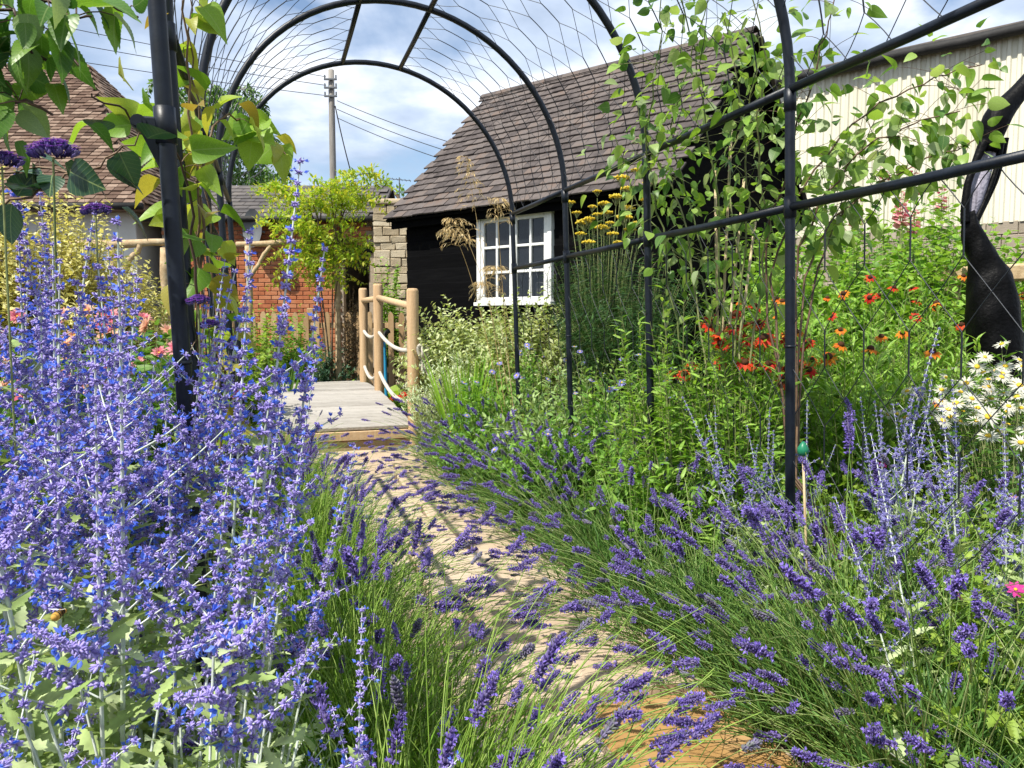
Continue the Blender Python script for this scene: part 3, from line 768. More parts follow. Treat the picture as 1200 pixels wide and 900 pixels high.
V = [K0 + np.array(p) for p in ((-.2, -.18, KH), (KL + .15, -.18, KH), (KL + .15, 1.5, KH + .82), (-.2, 1.5, KH + .82), (-.2, 3.1, KH), (KL + .15, 3.1, KH))]
V += [v - UP * .06 for v in V]
g.add(V, None, [(0, 1, 2, 3), (3, 2, 5, 4), (6, 9, 8, 7), (9, 10, 11, 8), (0, 6, 7, 1), (0, 3, 9, 6), (3, 4, 10, 9), (1, 7, 8, 2), (2, 8, 11, 5), (4, 5, 11, 10)])
kr = kp('roof', g, M['slate'])
q = Geo(); put(q, cbox(.27, .26, .014, .003), (0, 0, 0)); sme = q.mesh('slate', M['slate'], False)
al = math.atan2(.82, 1.68)
for r_ in range(9):
    for c in range(15):
        x = -.06 + c * .278 + (.139 if r_ % 2 else 0)
        if x > KL + .1: continue
        s = .10 + r_ * .205
        y_ = np.array([0, math.cos(al - .07), math.sin(al - .07)])
        place('slate', sme, kr, K0 + np.array([x, -.18 + s * math.cos(al), KH + .022 + s * math.sin(al)]), basis((1, rng.normal(0, .01), 0), y_, np.cross((1, 0, 0), y_)))
g = Geo(); tubes(g, np.array([K0 + np.array([x, -.24, KH - .03]) for x in np.linspace(-.2, KL + .15, 8)]), .05, 8, cap=True); kp('gutter', g, M['gutter'], smooth=True)
# dish
g = Geo(); V = []; Q = []; n_ = 18
for r_ in np.linspace(.03, 1, 6):
    for k in range(n_): V.append((r_ * .27 * math.cos(k * 2 * math.pi / n_), -.10 * (1 - r_ * r_) * -1 - .1, r_ * .33 * math.sin(k * 2 * math.pi / n_)))
for i_ in range(5):
    for k in range(n_): Q.append((i_ * n_ + k, i_ * n_ + (k + 1) % n_, (i_ + 1) * n_ + (k + 1) % n_, (i_ + 1) * n_ + k))
g.add(V, None, Q); tubes(g, np.array([(0, 0, -.02), (0, .16, -.05)]), .02, 6); tubes(g, np.array([(0, -.08, -.3), (0, -.34, -.12)]), .010, 5)
dish = part('satellite_dish', g, M['grey'], None, loc=P(301, 268, 13.5)); dish.rotation_euler = (0, 0, math.radians(-35)); tag(dish, 'grey satellite dish fixed under the slate roof of the brick outbuilding', 'satellite dish')

W0 = np.array([-2.40, 13.45, 0]); WL = 2.2; WH = 3.22
rub = thing('rubble_wall', 'tall wall of rough buff rubble stone beside the black shed', 'stone wall', W0)
g = Geo(); put(g, cbox(WL, .38, WH, .01), W0 + np.array([WL / 2, .22, WH / 2])); o = part('core', g, M['mortar'], rub, False); o.location = -W0
z = 0.0; cnt = 0; far = Geo()
while z < WH - .05:
    h = rng.uniform(.09, .17); x = 0
    while x < WL:
        w = rng.uniform(.12, .30); w = min(w, WL - x)
        if w > .06:
            q = Geo(); tm = cbox(w - .012, .1, h - .010, .010); v = tm[0] + rng.normal(0, .005, tm[0].shape)
            q.add(v, tm[1], tm[2])
            if x < 1.2: part('stone', q, M['stone'], rub, False, loc=np.array([x + w / 2, .03 + rng.normal(0, .008), z + h / 2]))
            else: far.add(v + W0 + np.array([x + w / 2, .03, z + h / 2]), tm[1], tm[2])
        x += w
    z += h
o = part('stonework', far, M['stone'], rub, True, stuff=True); o.location = -W0
g = Geo(); put(g, cbox(WL + .1, .5, .10, .02), np.array([WL / 2, .2, WH + .05])); part('coping', g, M['stone'], rub)

# ------------------------------------------------------------------ house behind on the left
HC = np.array([-14.5, 13.2, 0]); HL = 8.25; HD = 7.0; HE = 3.25; HRr = 6.75
house = thing('cottage', 'white walled cottage with a steep brown tiled hipped roof', 'house', HC)
def hp(name, g, mats, parent=house, smooth=False, stuff=False):
    o = part(name, g, mats, parent, smooth, stuff=stuff); o.location = -HC if parent is house else (0, 0, 0); return o
g = Geo(); put(g, cbox(HL - .3, HD, HE, .01), HC + np.array([HL / 2 - .15, HD / 2 + .35, HE / 2])); hp('wall', g, M['render'])
e0 = [(-.3, 0), (HL, 0), (HL, HD + .7), (-.3, HD + .7)]; hipx = 2.9
V = [HC + np.array([x, y, HE - .05]) for x, y in e0] + [HC + np.array([hipx, HD / 2 + .35, HRr]), HC + np.array([HL - hipx, HD / 2 + .35, HRr])]
V += [v - UP * .1 for v in V[:4]]
g = Geo(); g.add(V, [(1, 2, 5), (3, 0, 4)], [(0, 1, 5, 4), (2, 3, 4, 5), (0, 6, 7, 1), (1, 7, 8, 2), (2, 8, 9, 3), (3, 9, 6, 0), (6, 9, 8, 7)])
hr = hp('roof', g, M['housetile'])
def tiled(a, b, c, d, gz, tw_):
    """tiles over a quad face: a-b eave, d-c ridge"""
    a, b, c, d = map(np.asarray, (a, b, c, d)); up = (d + c) / 2 - (a + b) / 2; nr = unit(np.cross(b - a, up)); L = np.linalg.norm(np.dot(d - a, unit(up - unit(b - a) * np.dot(up, unit(b - a)))))
    ex = unit(b - a); eu = np.cross(nr, ex); H = np.dot(d - a, eu); ps = []
    for r_ in range(int(H / gz)):
        f = (r_ + .4) * gz / H; l = a + (d - a) * f; r2 = b + (c - b) * f; n_ = int(np.linalg.norm(r2 - l) / tw_)
        for k in range(n_): ps.append(l + (r2 - l) * ((k + .5 + (.5 if r_ % 2 else 0)) / (n_ + .5)) + nr * (.03 + rng.uniform(0, .012)))
    ps = np.array(ps); y = eu * math.cos(.16) - nr * math.sin(.16)
    R = np.repeat(basis(ex, y, np.cross(ex, y))[None], len(ps), 0)
    tl = Geo(); tl.inst(cbox(tw_ * .96, gz * 1.45, .022, .004), R, ps); return tl
hp('roof_tile_rows', tiled(V[0], V[1], V[5], V[4], .115, .19), M['housetile'], hr, stuff=True)
hp('roof_tile_rows', tiled(V[1], V[2], V[5], V[5] + np.array([0, .01, 0]), .115, .19), M['housetile'], hr, stuff=True)
g = Geo(); tubes(g, np.array([HC + np.array([x, -.06, HE - .1]) for x in np.linspace(-.3, HL + .02, 8)]), .06, 8, cap=True); hp('gutter', g, M['gutter'], smooth=True)
for x in (3.0, 6.95):
    g = Geo(); c = HC + np.array([x, .32, 1.75])
    for dx_, w in ((-.5, .07), (0, .05), (.5, .07)): put(g, cbox(w, .08, 1.2, .004), c + np.array([dx_, 0, 0]))
    for dz_ in (-.6, -.2, .2, .6): put(g, cbox(1.0, .07, .05, .004), c + np.array([0, -.012, dz_]))
    w_ = hp('window', g, M['whitepaint'])
    for kx in (-.25, .25):
        for kz in (-.4, 0, .4):
            q = Geo(); put(q, cbox(.46, .01, .36, .001), c + np.array([kx, .02, kz])); hp('pane', q, M['glass'], w_)
    g = Geo(); put(g, cbox(1.0, .02, 1.2, .001), c + np.array([0, .012 + .03, 0])); hp('room_shade_panel', g, M['dark'], w_)  # near-black sheet behind the panes, standing in for the shade of the room

# ------------------------------------------------------------------ footbridge
B0 = np.array([-.93, 7.1, 0]); BD = unit(np.array([-.337, .9415, 0])); BLf = np.array([-BD[1], BD[0], 0])
bridge = thing('footbridge', 'low weathered timber footbridge with a post and rope railing', 'footbridge', B0)
def brp(name, g, mats, parent=bridge, smooth=False):
    o = part(name, g, mats, parent, smooth); o.location = -B0 if parent is bridge else (0, 0, 0); return o
BW = 1.22; BLen = 3.3
def bz(s): return .25 + .19 * math.sin(math.pi * min(max(s, 0), BLen) / 5.2)
def BPt(s, w, h): return B0 + BD * s + BLf * w + UP * h
npk = 26; pwk = BLen / npk
for k in range(npk):
    s = (k + .5) * pwk; sl_ = (bz(s + .05) - bz(s - .05)) / .1
    y = unit(BD + UP * sl_); q = Geo()
    put(q, cbox(BW + rng.normal(0, .008), pwk - .010, .034, .005), BPt(s, BW / 2 - .02, bz(s) - .017 + rng.normal(0, .0015)), basis(-BLf, y, np.cross(-BLf, y)))
    brp('plank', q, M['deck'])
for w in (0.06, BW - .1):
    g = Geo(); ss = np.linspace(.02, BLen - .02, 10)
    V = [BPt(s, w + dw, bz(s) - .04 - dz_) for s in ss for dw, dz_ in ((0, 0), (.05, 0), (.05, .17), (0, .17))]
    Q = [(4 * i_ + k, 4 * i_ + (k + 1) % 4, 4 * i_ + 4 + (k + 1) % 4, 4 * i_ + 4 + k) for i_ in range(9) for k in range(4)] + [(3, 2, 1, 0), (36, 37, 38, 39)]
    g.add(V, None, Q); brp('beam', g, M['deck'])
for k, (z0, z1) in enumerate(((.13, .212), (.025, .125))):
    g = Geo(); put(g, cbox(BW - .06, .03, z1 - z0, .004), BPt(-.005 + .02 * k, BW / 2 - .02, (z0 + z1) / 2), basis(-BLf, BD, UP)); brp('riser_board', g, M['newwood'])
ppos = [(.02, 1.26), (1.85, 1.22), (2.95, 1.2)]; tops = []
for s, h in ppos:
    g = Geo(); r_ = .056; zb = bz(s); zt = zb + h
    zs = [0.0, zb + .1, zb + h * .5, zt - .03, zt - .012, zt - .002, zt]; rs = [r_, r_, r_ * .98, r_, r_ * .93, r_ * .7, .004]
    c = BPt(s, -.02, 0)
    tubes(g, np.array([c + UP * z for z in zs]), np.array(rs)[None, :], 16, ref=(0, 1, 0)); po = brp('post', g, M['newwood'], smooth=True); tops.append((s, zb, zt))
ropes = []
for (s0, b0, t0_), (s1, b1, t1_) in zip(tops[:-1], tops[1:]):
    g = Geo(); tubes(g, np.array([BPt(s0, -.02, t0_ - .17), BPt((s0 + s1) / 2, -.02, (t0_ + t1_) / 2 - .165), BPt(s1, -.02, t1_ - .16)]), .034, 12, cap=True); brp('handrail', g, M['newwood'], smooth=True)
    for f, sag in ((.55, .075), (.18, .13)):
        g = Geo(); tt = np.linspace(0, 1, 15)
        pts = np.array([BPt(s0 + (s1 - s0) * q, -.02, (b0 + (t0_ - b0) * f) * (1 - q) + (b1 + (t1_ - b1) * f) * q - sag * 4 * q * (1 - q)) for q in tt])
        tubes(g, pts, .021, 8, cap=True); brp('rope', g, M['rope'], smooth=True)
for f in (.55, .18):
    s, zb, zt = tops[0]; c = BPt(s - .03, -.10, zb + (zt - zb) * f)
    g = Geo()
    for a, tl in ((0, .3), (1.9, -.5), (3.6, .9)):
        th = np.linspace(0, 2 * math.pi, 19); rr_ = .052
        pts = np.array([c + np.array([rr_ * math.cos(q) * math.cos(a) * .9, rr_ * math.cos(q) * math.sin(a) * .9, rr_ * math.sin(q) - .02]) + UP * (tl * .03 * math.cos(q)) for q in th])
        tubes(g, pts, .021, 8, ref=(math.sin(a), -math.cos(a), .1))
    tubes(g, np.array([BPt(s, -.05, zb + (zt - zb) * f + .04), BPt(s - .02, -.09, zb + (zt - zb) * f + .03), c - UP * .02]), .021, 8)
    kn = brp('knot', g, M['rope'], smooth=True)
    g = Geo(); n_ = 26; a = rng.uniform(0, 6.28, n_); e_ = c + np.stack([.05 * np.cos(a) * rng.random(n_), .05 * np.sin(a) * rng.random(n_), -.17 - .06 * rng.random(n_)], -1)
    tubes(g, bez(np.repeat(c[None] - UP * .05, n_, 0), (c - UP * .1 + e_) / 2, e_, 5), .0055, 4); brp('frayed_end', g, M['rope'], smooth=True)

# ------------------------------------------------------------------ fence, rustic poles, telegraph pole, wires
F0 = np.array([-4.9, 12.0, 0]); FL = 3.5
fence = thing('picket_fence', 'low brown wooden picket fence in front of the brick outbuilding', 'fence', F0)
q = Geo(); w, h = .085, 1.36
V = [(x, y, z) for y in (-.011, .011) for x, z in ((-w / 2, 0), (w / 2, 0), (w / 2, h - .05), (0.018, h), (-.018, h), (-w / 2, h - .05))]
Q = [(k, (k + 1) % 6, 6 + (k + 1) % 6, 6 + k) for k in range(6)] + [(0, 5, 2, 1), (5, 4, 3, 2), (6, 7, 8, 11), (11, 8, 9, 10)]
q.add(V, None, Q); pme = q.mesh('picket', M['fence'], False)
for k in range(int(FL / .165)): place('picket', pme, fence, (k * .165 + .05, -.036, rng.normal(0, .01)), rotz(rng.normal(0, .01)))
for z in (.45, 1.15):
    g = Geo(); put(g, cbox(FL, .045, .085, .005), (FL / 2, 0, z)); part('rail', g, M['fence'], fence, False)
for x in (0.0, 1.75, 3.5):
    g = Geo(); put(g, cbox(.1, .1, 1.42, .008), (x, .075, .71)); part('post', g, M['fence'], fence, False)
def rustic(name, label, posts, beams, braces):
    b0 = posts[0][0]; r = thing(name, label, 'rustic frame', b0)
    def rp(nm, a, b_, rad):
        g = Geo(); n_ = 8; a, b_ = np.asarray(a, float), np.asarray(b_, float)
        pts = np.array([a + (b_ - a) * k / (n_ - 1) + rng.normal(0, .008, 3) for k in range(n_)])
        tubes(g, pts - b0, rng.uniform(.88, 1.1, (1, n_)) * rad, 9, cap=True); part(nm, g, M['rustic'], r)
    for a, b_ in posts: rp('post', a, b_, .042)
    for a, b_ in beams: rp('beam', a, b_, .04)
    for a, b_ in braces: rp('brace', a, b_, .03)
def up(p, z): return np.array([p[0], p[1], z])
a0 = P(290, 290, 10.8); a1 = P(395, 285, 10.8); zb = 2.25
rustic('rustic_pergola', 'rustic round pole pergola carrying the golden leaved climber', [(up(a0, 0), up(a0, zb)), (up(a1, 0), up(a1, zb))], [(up(a0, zb) + np.array([-.15, 0, .03]), up(a1, zb) + np.array([.25, 0, .08]))], [(up(a0, zb - .45) + np.array([0.02, 0, 0]), up(a0, zb) + np.array([.32, 0, .02]))])
a0 = P(132, 290, 8.0); a1 = P(192, 290, 8.0); a2 = P(30, 290, 8.0); zb = 1.98
rustic('rustic_pergola', 'rustic round pole frame standing before the white cottage window', [(up(a0, 0), up(a0, zb)), (up(a1, 0), up(a1, zb)), (up(a2, 0), up(a2, zb))], [(up(a2, zb) + np.array([-.15, 0, .03]), up(a1, zb) + np.array([.12, 0, .03]))], [(up(a0, zb - .4), up(a0, zb) + np.array([.3, 0, .02]))])
tp = P(388, 82, 27.0); tpb = up(tp, 0)
tele = thing('telegraph_pole', 'weathered grey wooden telegraph pole rising beyond the outbuilding', 'telegraph pole', tpb)
g = Geo(); tubes(g, np.array([(0, 0, z) for z in np.linspace(0, tp[2], 9)]), np.linspace(.14, .10, 9)[None], 12, ref=(0, 1, 0), cap=True); part('pole', g, M['pole'], tele)
for k in range(3):
    g = Geo(); put(g, cbox(.44, .06, .06, .008), (0, -.14, tp[2] - .35 - k * .28)); 
    for x in (-.19, .19): put(g, cbox(.05, .05, .12, .015), (x, -.14, tp[2] - .26 - k * .28))
    part('crossarm', g, M['grey'], tele, False)
g = Geo(); tubes(g, bez((0.12, -.02, tp[2] - 1.2), (.5, 0, tp[2] - 3.2), (.95, .1, tp[2] - 4.6), 10), .02, 5); part('stay_cable', g, M['gutter'], tele)
top = np.array([tp[0], tp[1], tp[2]])
wires = [(P(395, 118, 26.8), P(590, 184, 24)), (P(395, 128, 26.8), P(590, 196, 24)), (P(395, 138, 26.8), P(580, 205, 24)), (P(382, 90, 27), P(-200, -30, 22)), (P(382, 100, 27), P(-200, -5, 22)), (P(382, 112, 27), P(-200, 22, 22))]
for k, (a, b_) in enumerate(wires):
    c = (a + b_) / 2 - UP * .25
    g = Geo(); tubes(g, bez(a, c, b_, 16), .011, 4)
    o = part('overhead_wire', g, M['gutter'], None)
    if k < 3: tag(o, 'thin overhead wire running from telegraph pole down behind the shed roof', 'wire', 'wires to the shed side')
    else: tag(o, 'thin overhead wire running from telegraph pole over the cottage roof', 'wire', 'wires to the cottage side')
ae = P(468, 208, 15.0); g = Geo(); tubes(g, np.array([up(ae, 3.0), ae]), .012, 5)
tubes(g, np.array([ae + np.array([-.22, 0, -.02]), ae + np.array([.22, 0, -.06])]), .007, 4)
for x in np.linspace(-.2, .2, 6): tubes(g, np.array([ae + np.array([x, -.12, -.04 - x * .1]), ae + np.array([x, .12, -.04 - x * .1])]), .005, 4)
tag(part('tv_aerial', g, M['grey'], None), 'thin television aerial on a mast above the rubble stone wall', 'aerial')

# ------------------------------------------------------------------ black sculpture
sb = Gp(1158, 4.6)
scl = thing('sculpture', 'tall black charred wood sculpture with twisted neck and silvered hollow', 'sculpture', sb)
def scp(name, g, m_, smooth=True): o = part(name, g, m_, scl, smooth); o.location = -sb; return o
SD_ = 4.6
pr = [(1166, 560, 24), (1166, 480, 26), (1166, 420, 28), (1165, 385, 28), (1164, 350, 27), (1160, 325, 23), (1151, 302, 16), (1141, 280, 13), (1136, 262, 9), (1133, 248, 7.5)]
g = Geo(); pts = np.array([P(a, b_, SD_) for a, b_, _ in pr]); tt = np.linspace(0, len(pr) - 1, 34)
sm = np.stack([np.interp(tt, np.arange(len(pr)), pts[:, k]) for k in range(3)], -1); rr_ = np.interp(tt, np.arange(len(pr)), [r for *_, r in pr]) * SD_ / FPX
for _ in range(2): sm[1:-1] = (sm[:-2] + 2 * sm[1:-1] + sm[2:]) / 4; rr_[1:-1] = (rr_[:-2] + 2 * rr_[1:-1] + rr_[2:]) / 4
tubes(g, sm, rr_[None], 22, ref=(0, 1, 0), cap=True)
v = g.V[0]; v += (0.010 * np.sin(v[:, 2] * 9 + v[:, 0] * 25) + 0.006 * np.sin(v[:, 2] * 31 + v[:, 1] * 40) + .006 * np.sin(v[:, 0] * 90 + v[:, 2] * 6))[:, None] * np.array([1, .6, 0])
scp('body', g, M['char'])
def strand(nm, pl, mt, dd=0.0, k=10):
    g = Geo(); pts = np.array([P(a, b_, SD_ + d_ + dd) for a, b_, _, d_ in pl]); tt = np.linspace(0, len(pl) - 1, 30)
    sm = np.stack([np.interp(tt, np.arange(len(pl)), pts[:, q]) for q in range(3)], -1); r = np.interp(tt, np.arange(len(pl)), [q[2] for q in pl]) * SD_ / FPX
    for _ in range(2): sm[1:-1] = (sm[:-2] + 2 * sm[1:-1] + sm[2:]) / 4; r[1:-1] = (r[:-2] + 2 * r[1:-1] + r[2:]) / 4
    tubes(g, sm, r[None], k, ref=(0, 1, 0), cap=True); scp(nm, g, mt)
strand('neck_strand', [(1131, 262, 5, 0), (1131, 240, 4.5, 0), (1134, 215, 4, 0), (1143, 190, 4, 0), (1154, 165, 6, 0)], M['char'], -.02)
strand('neck_strand', [(1142, 262, 4.5, 0), (1152, 240, 3, 0), (1162, 215, 3, 0), (1170, 190, 3, 0), (1172, 165, 5, 0)], M['char'], .0)
strand('neck_strand', [(1145, 258, 3, 0), (1156, 238, 2, 0), (1168, 212, 2, 0), (1176, 185, 2, 0), (1178, 162, 4, 0)], M['char'], .03)
strand('silvered_hollow', [(1136, 256, 6, 0), (1141, 238, 8.5, 0), (1148, 215, 9, 0), (1155, 192, 8.5, 0), (1160, 168, 8, 0)], M['silvered'], .02)
strand('head', [(1158, 178, 9, 0), (1162, 160, 12, 0), (1166, 143, 15, 0), (1173, 131, 14, 0), (1184, 119, 11.5, 0), (1196, 106, 10, 0), (1212, 88, 10, 0), (1232, 66, 7, 0), (1250, 48, 3, 0)], M['char'], .0, 16)

# ------------------------------------------------------------------ plant templates
LEAF = leaf_t(.55, 5, .12, .22); LEAFW = leaf_t(.78, 6, .16, .28, peak=.34, wave=.02); LEAFN = leaf_t(.24, 4, .15, .3); BLADE = blade_t(); LANCE = leaf_t(.17, 4, .2, .35)
SMALL = leaf_t(.5, 2, .15, .15); TOOTH = leaf_t(.31, 13, .15, .3, tooth=.24); CAL = spindle_t(4, .30); CAL3 = spindle_t(3, .30, ((0, .4), (.5, 1), (1, .2)))
HEART = leaf_t(.84, 10, .16, .34, peak=.27, wave=.03); VINE = leaf_t(.66, 22, .12, .32, tooth=.045, peak=.32, wave=.02)
def rdir(n, up_lo=-.3, up_hi=1.0):
    a = rng.uniform(0, 2 * math.pi, n); z = rng.uniform(up_lo, up_hi, n); r = np.sqrt(np.maximum(0, 1 - z * z)); return np.stack([r * np.cos(a), r * np.sin(a), z], -1)
def dome_stems(n, rad, h, spread=.12, lean=(0, 0), n_pts=7, flat=.35, hmin=.7):
    a = rng.uniform(0, 2 * math.pi, n); q = np.sqrt(rng.random(n)); ex = q * np.cos(a) * rad; ey = q * np.sin(a) * rad
    ez = h * (1 - flat * q * q) * rng.uniform(hmin, 1, n)
    b0 = np.stack([ex * spread * 1.5, ey * spread * 1.5, np.zeros(n)], -1); e_ = np.stack([ex + lean[0] * h, ey + lean[1] * h, ez], -1)
    m_ = np.stack([ex * .3 + lean[0] * h * .15, ey * .3 + lean[1] * h * .15, ez * .65], -1)
    return bez(b0, m_, e_, n_pts)
def along(paths, t):
    """points and tangents at parameter t (N,m) of each path"""
    N, n, _ = paths.shape; f = np.clip(t, 0, .9999) * (n - 1); i_ = f.astype(int); w = (f - i_)[..., None]
    ar = np.arange(N)[:, None]; a = paths[ar, i_]; b_ = paths[ar, i_ + 1]
    return a + (b_ - a) * w, unit(b_ - a)
def leaves_on(g, paths, per, tm, size, t0=.2, t1=1.0, out=.9, mat=0, roll=.5, upb=.0, taper=.4):
    N = len(paths); t = t0 + (t1 - t0) * (np.arange(per)[None, :] + rng.random((N, per))) / per
    p, tg = along(paths, t); p = p.reshape(-1, 3); tg = tg.reshape(-1, 3); n_ = len(p)
    side = unit(np.cross(tg, rdir(n_, -1, 1)) + 1e-6); d = unit(tg * (1 - out) + side * out + np.array([0, 0, upb]))
    s = rng.uniform(size[0], size[1], n_) * (1 - taper * np.maximum(0, (t.reshape(-1) - .5)) * 2 * .8)
    g.inst(tm, frames(d, rng.normal(0, roll, n_)), p, s, mat)
def daisy(n, L, w, mats, cone=.28, droop=.15, coneh=.5, rows=1, lift=.1):
    g = Geo(); tm = leaf_t(w, 3, .06, droop, peak=.55)
    for r_ in range(rows):
        a = np.arange(n) * 2 * math.pi / n + r_ * math.pi / n + rng.normal(0, .06, n)
        d = np.stack([np.cos(a), np.sin(a), np.full(n, lift + r_ * .5) + rng.normal(0, .06, n)], -1)
        g.inst(tm, frames(d), d * np.array([1, 1, 0]) * .12 * L, L * rng.uniform(.85, 1.05, n) * (1 - .2 * r_), 0)
    if cone:
        b_ = ball_t(8, 4, coneh); g.inst(b_, I3[None], np.array([[0, 0, L * .05]]), np.array([cone * L]), 1)
    return g.mesh('flower_head', mats)

# ------------------------------------------------------------------ lavender
def spike_mesh(name, nwh, faded=False, seed=0):
    r = np.random.default_rng(100 + seed); g = Geo(); y = 0.0; L = nwh * .0076
    tubes(g, np.array([(0, -.004, 0), (r.normal(0, .002), L * .5, r.normal(0, .002)), (0, L, 0)]), np.array([[.0012, .0034, .0016]]), 5, 0)
    for k in range(nwh):
        y = k * .0076 + (.0 if k else -.010 * r.random())
        prof = .75 + .35 * math.sin(math.pi * min(1, (k + .8) / nwh)) if k < nwh - 1 else .6
        m_ = 9 if k < nwh - 1 else 6
        a = np.arange(m_) * 2 * math.pi / m_ + k * .5 + r.normal(0, .15, m_)
        tilt = r.uniform(.8, 1.7, m_) if k < nwh - 1 else r.uniform(1.2, 2.2, m_)
        d = np.stack([np.cos(a), tilt, np.sin(a)], -1); t = np.stack([np.cos(a) * .0012, np.full(m_, y), np.sin(a) * .0012], -1)
        s = np.stack([np.full(m_, .0078), r.uniform(.0085, .0115, m_) * prof, np.full(m_, .0078)], -1)
        g.inst(CAL, frames(d, r.random(m_)), t, s * prof ** .5, 0)
        if not faded:
            nb_ = r.integers(2, 6)
            a = r.uniform(0, 6.28, nb_); d = np.stack([np.cos(a), np.full(nb_, .5), np.sin(a)], -1); d = unit(d)
            tip = d * .0095 * prof + np.array([0, y, 0])
            for q in range(3): g.inst(SMALL, frames(d + r.normal(0, .7, (nb_, 3)), r.uniform(0, 6, nb_)), tip, r.uniform(.0055, .0085, nb_), 1)
    return g.mesh(name, [M['lavgrey'] if faded else M['lavcalyx'], M['lavpetal'], M['lavstem']])
SPK = [spike_mesh('flower_spike', n_, False, k) for k, n_ in enumerate((8, 10, 11, 12, 7, 9))]; SPG = [spike_mesh('faded_spike', n_, True, 20 + k) for k, n_ in enumerate((6, 7, 9))]
LAVL = 'lavender bush flopping over the paving on the sage side of the path'
LAVR = 'lavender bush sprawling beside the path below the netting'
def lavender(pos, label, group, lean=(0, 0), rad=.42, h=.55, nst=170, nsp=50, nleaf=900, bright=False, upright=0.0, faded=.3, spk=1.0):
    t_ = thing('lavender_bush', label, 'lavender', pos, group)
    a = rng.uniform(0, 2 * math.pi, nst); q = rng.random(nst) ** .6
    L = h * rng.uniform(.75, 1.3, nst); el = np.radians(88 - q * (74 - 45 * upright))
    d = np.stack([np.cos(a) * np.cos(el), np.sin(a) * np.cos(el), np.sin(el)], -1)
    d = unit(d + np.array([lean[0], lean[1], 0]) * rng.uniform(.0, 1.3, (nst, 1)) + rng.normal(0, .27, (nst, 3)))
    b0 = np.stack([np.cos(a) * q * rad * .35, np.sin(a) * q * rad * .35, np.zeros(nst)], -1)
    e_ = b0 + d * L[:, None]; e_[:, 2] = np.maximum(e_[:, 2] * rng.uniform(.8, 1.0, nst), .10 + .14 * rng.random(nst))
    m_ = b0 + d * L[:, None] * .45 + np.array([0, 0, .14]) * L[:, None] / .55 + rng.normal(0, .025, (nst, 3))
    pth = bez(b0, m_, e_, 9)
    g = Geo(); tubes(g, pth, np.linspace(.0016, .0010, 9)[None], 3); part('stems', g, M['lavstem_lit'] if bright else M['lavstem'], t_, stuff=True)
    g = Geo(); nb_ = max(1, nleaf // nst)
    leaves_on(g, pth, nb_, BLADE, (.035, .065), 0.05, .62, .45, 0, 1.5, .3)
    # short leafy shoots that make the bush's body
    ns = nst; sh = dome_stems(ns, rad * .8, h * .62, .35, (lean[0] * .3, lean[1] * .3), 5)
    leaves_on(g, sh, 7, BLADE, (.04, .075), .25, 1.0, .4, 0, 1.5, .35, 0)
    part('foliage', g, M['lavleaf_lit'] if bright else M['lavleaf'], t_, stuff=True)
    ends, tg = along(pth, np.full((nst, 1), .999)); ends = ends[:, 0]; tg = tg[:, 0]
    for k in range(min(nsp, nst)):
        fd = rng.random() < faded; me = (SPG if fd else SPK)[rng.integers(3 if fd else 6)]
        R = frames((tg[k] + rng.normal(0, .1, 3))[None], rng.uniform(0, 6))[0]
        place('faded_spike' if fd else 'flower_spike', me, t_, ends[k], R, float(rng.uniform(.75, 1.15)) * spk)
    return t_
for t_, w, ln in ((-1.30, -.60, .1), (-1.02, -.50, .25), (-.70, -.46, .45), (-.30, -.54, .45), (.15, -.57, .45), (.65, -.58, .45), (1.2, -.58, .45), (1.85, -.60, .4), (2.55, -.62, .4), (3.3, -.66, .4), (4.0, -.70, .3)):
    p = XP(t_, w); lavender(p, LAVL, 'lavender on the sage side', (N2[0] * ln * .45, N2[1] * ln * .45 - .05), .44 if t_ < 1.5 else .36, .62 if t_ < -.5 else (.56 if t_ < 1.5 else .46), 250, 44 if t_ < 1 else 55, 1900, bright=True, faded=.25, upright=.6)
for t_, w, ln, up_ in ((-1.28, .84, -.15, .1), (-.85, .84, -.35, .1), (-.4, .74, -.45, .1), (.08, .70, -.4, .1), (.6, .70, -.4, .1), (1.15, .70, -.4, .1), (1.75, .68, -.45, .1), (2.4, .68, -.45, .1), (3.1, .68, -.45, .1), (3.75, .68, -.45, .1)):
    p = XP(t_, w); lavender(p, LAVR, 'lavender below the netting', (N2[0] * ln * .45, N2[1] * ln * .45), .46, .58, 240, 115 if t_ < 1 else 130, 1500, upright=up_ + .1, faded=.22, spk=.9)
for px, z, ln in ((1120, 1.65, -.1), (1010, 2.05, 0), (1130, 2.15, 0)):
    lavender(Gp(px, z), 'tall upright lavender bush growing among pale sage by the arch leg', 'upright lavender by the arch leg', (ln, 0), .36, .72, 150, 55, 900, upright=.75, faded=.15)

# ------------------------------------------------------------------ Russian sage
def whorl(seed, blue):
    r = np.random.default_rng(seed); g = Geo(); m_ = r.integers(20, 27)
    a = np.arange(m_) * 2 * math.pi / m_ + r.normal(0, .2, m_); d = np.stack([np.cos(a), r.uniform(-.8, 1.0, m_), np.sin(a)], -1)
    s = np.stack([np.full(m_, .0056), r.uniform(.0052, .0092, m_), np.full(m_, .0056)], -1)
    g.inst(CAL, frames(d, r.random(m_)), unit(d) * .0010, s, 0)
    for k in range(blue):
        a = r.uniform(0, 6.28); d = unit(np.array([[math.cos(a), r.uniform(-.1, .6), math.sin(a)]])); tip = d * .0095
        dd = d + r.normal(0, .65, (4, 3)); g.inst(SMALL, frames(dd, r.uniform(0, 6, 4)), np.repeat(tip, 4, 0), r.uniform(.0075, .0115, 4), 1)
    return g.tmpl()
WH = [whorl(40 + k, b_) for k, b_ in enumerate((0, 1, 1, 3, 0, 1))]
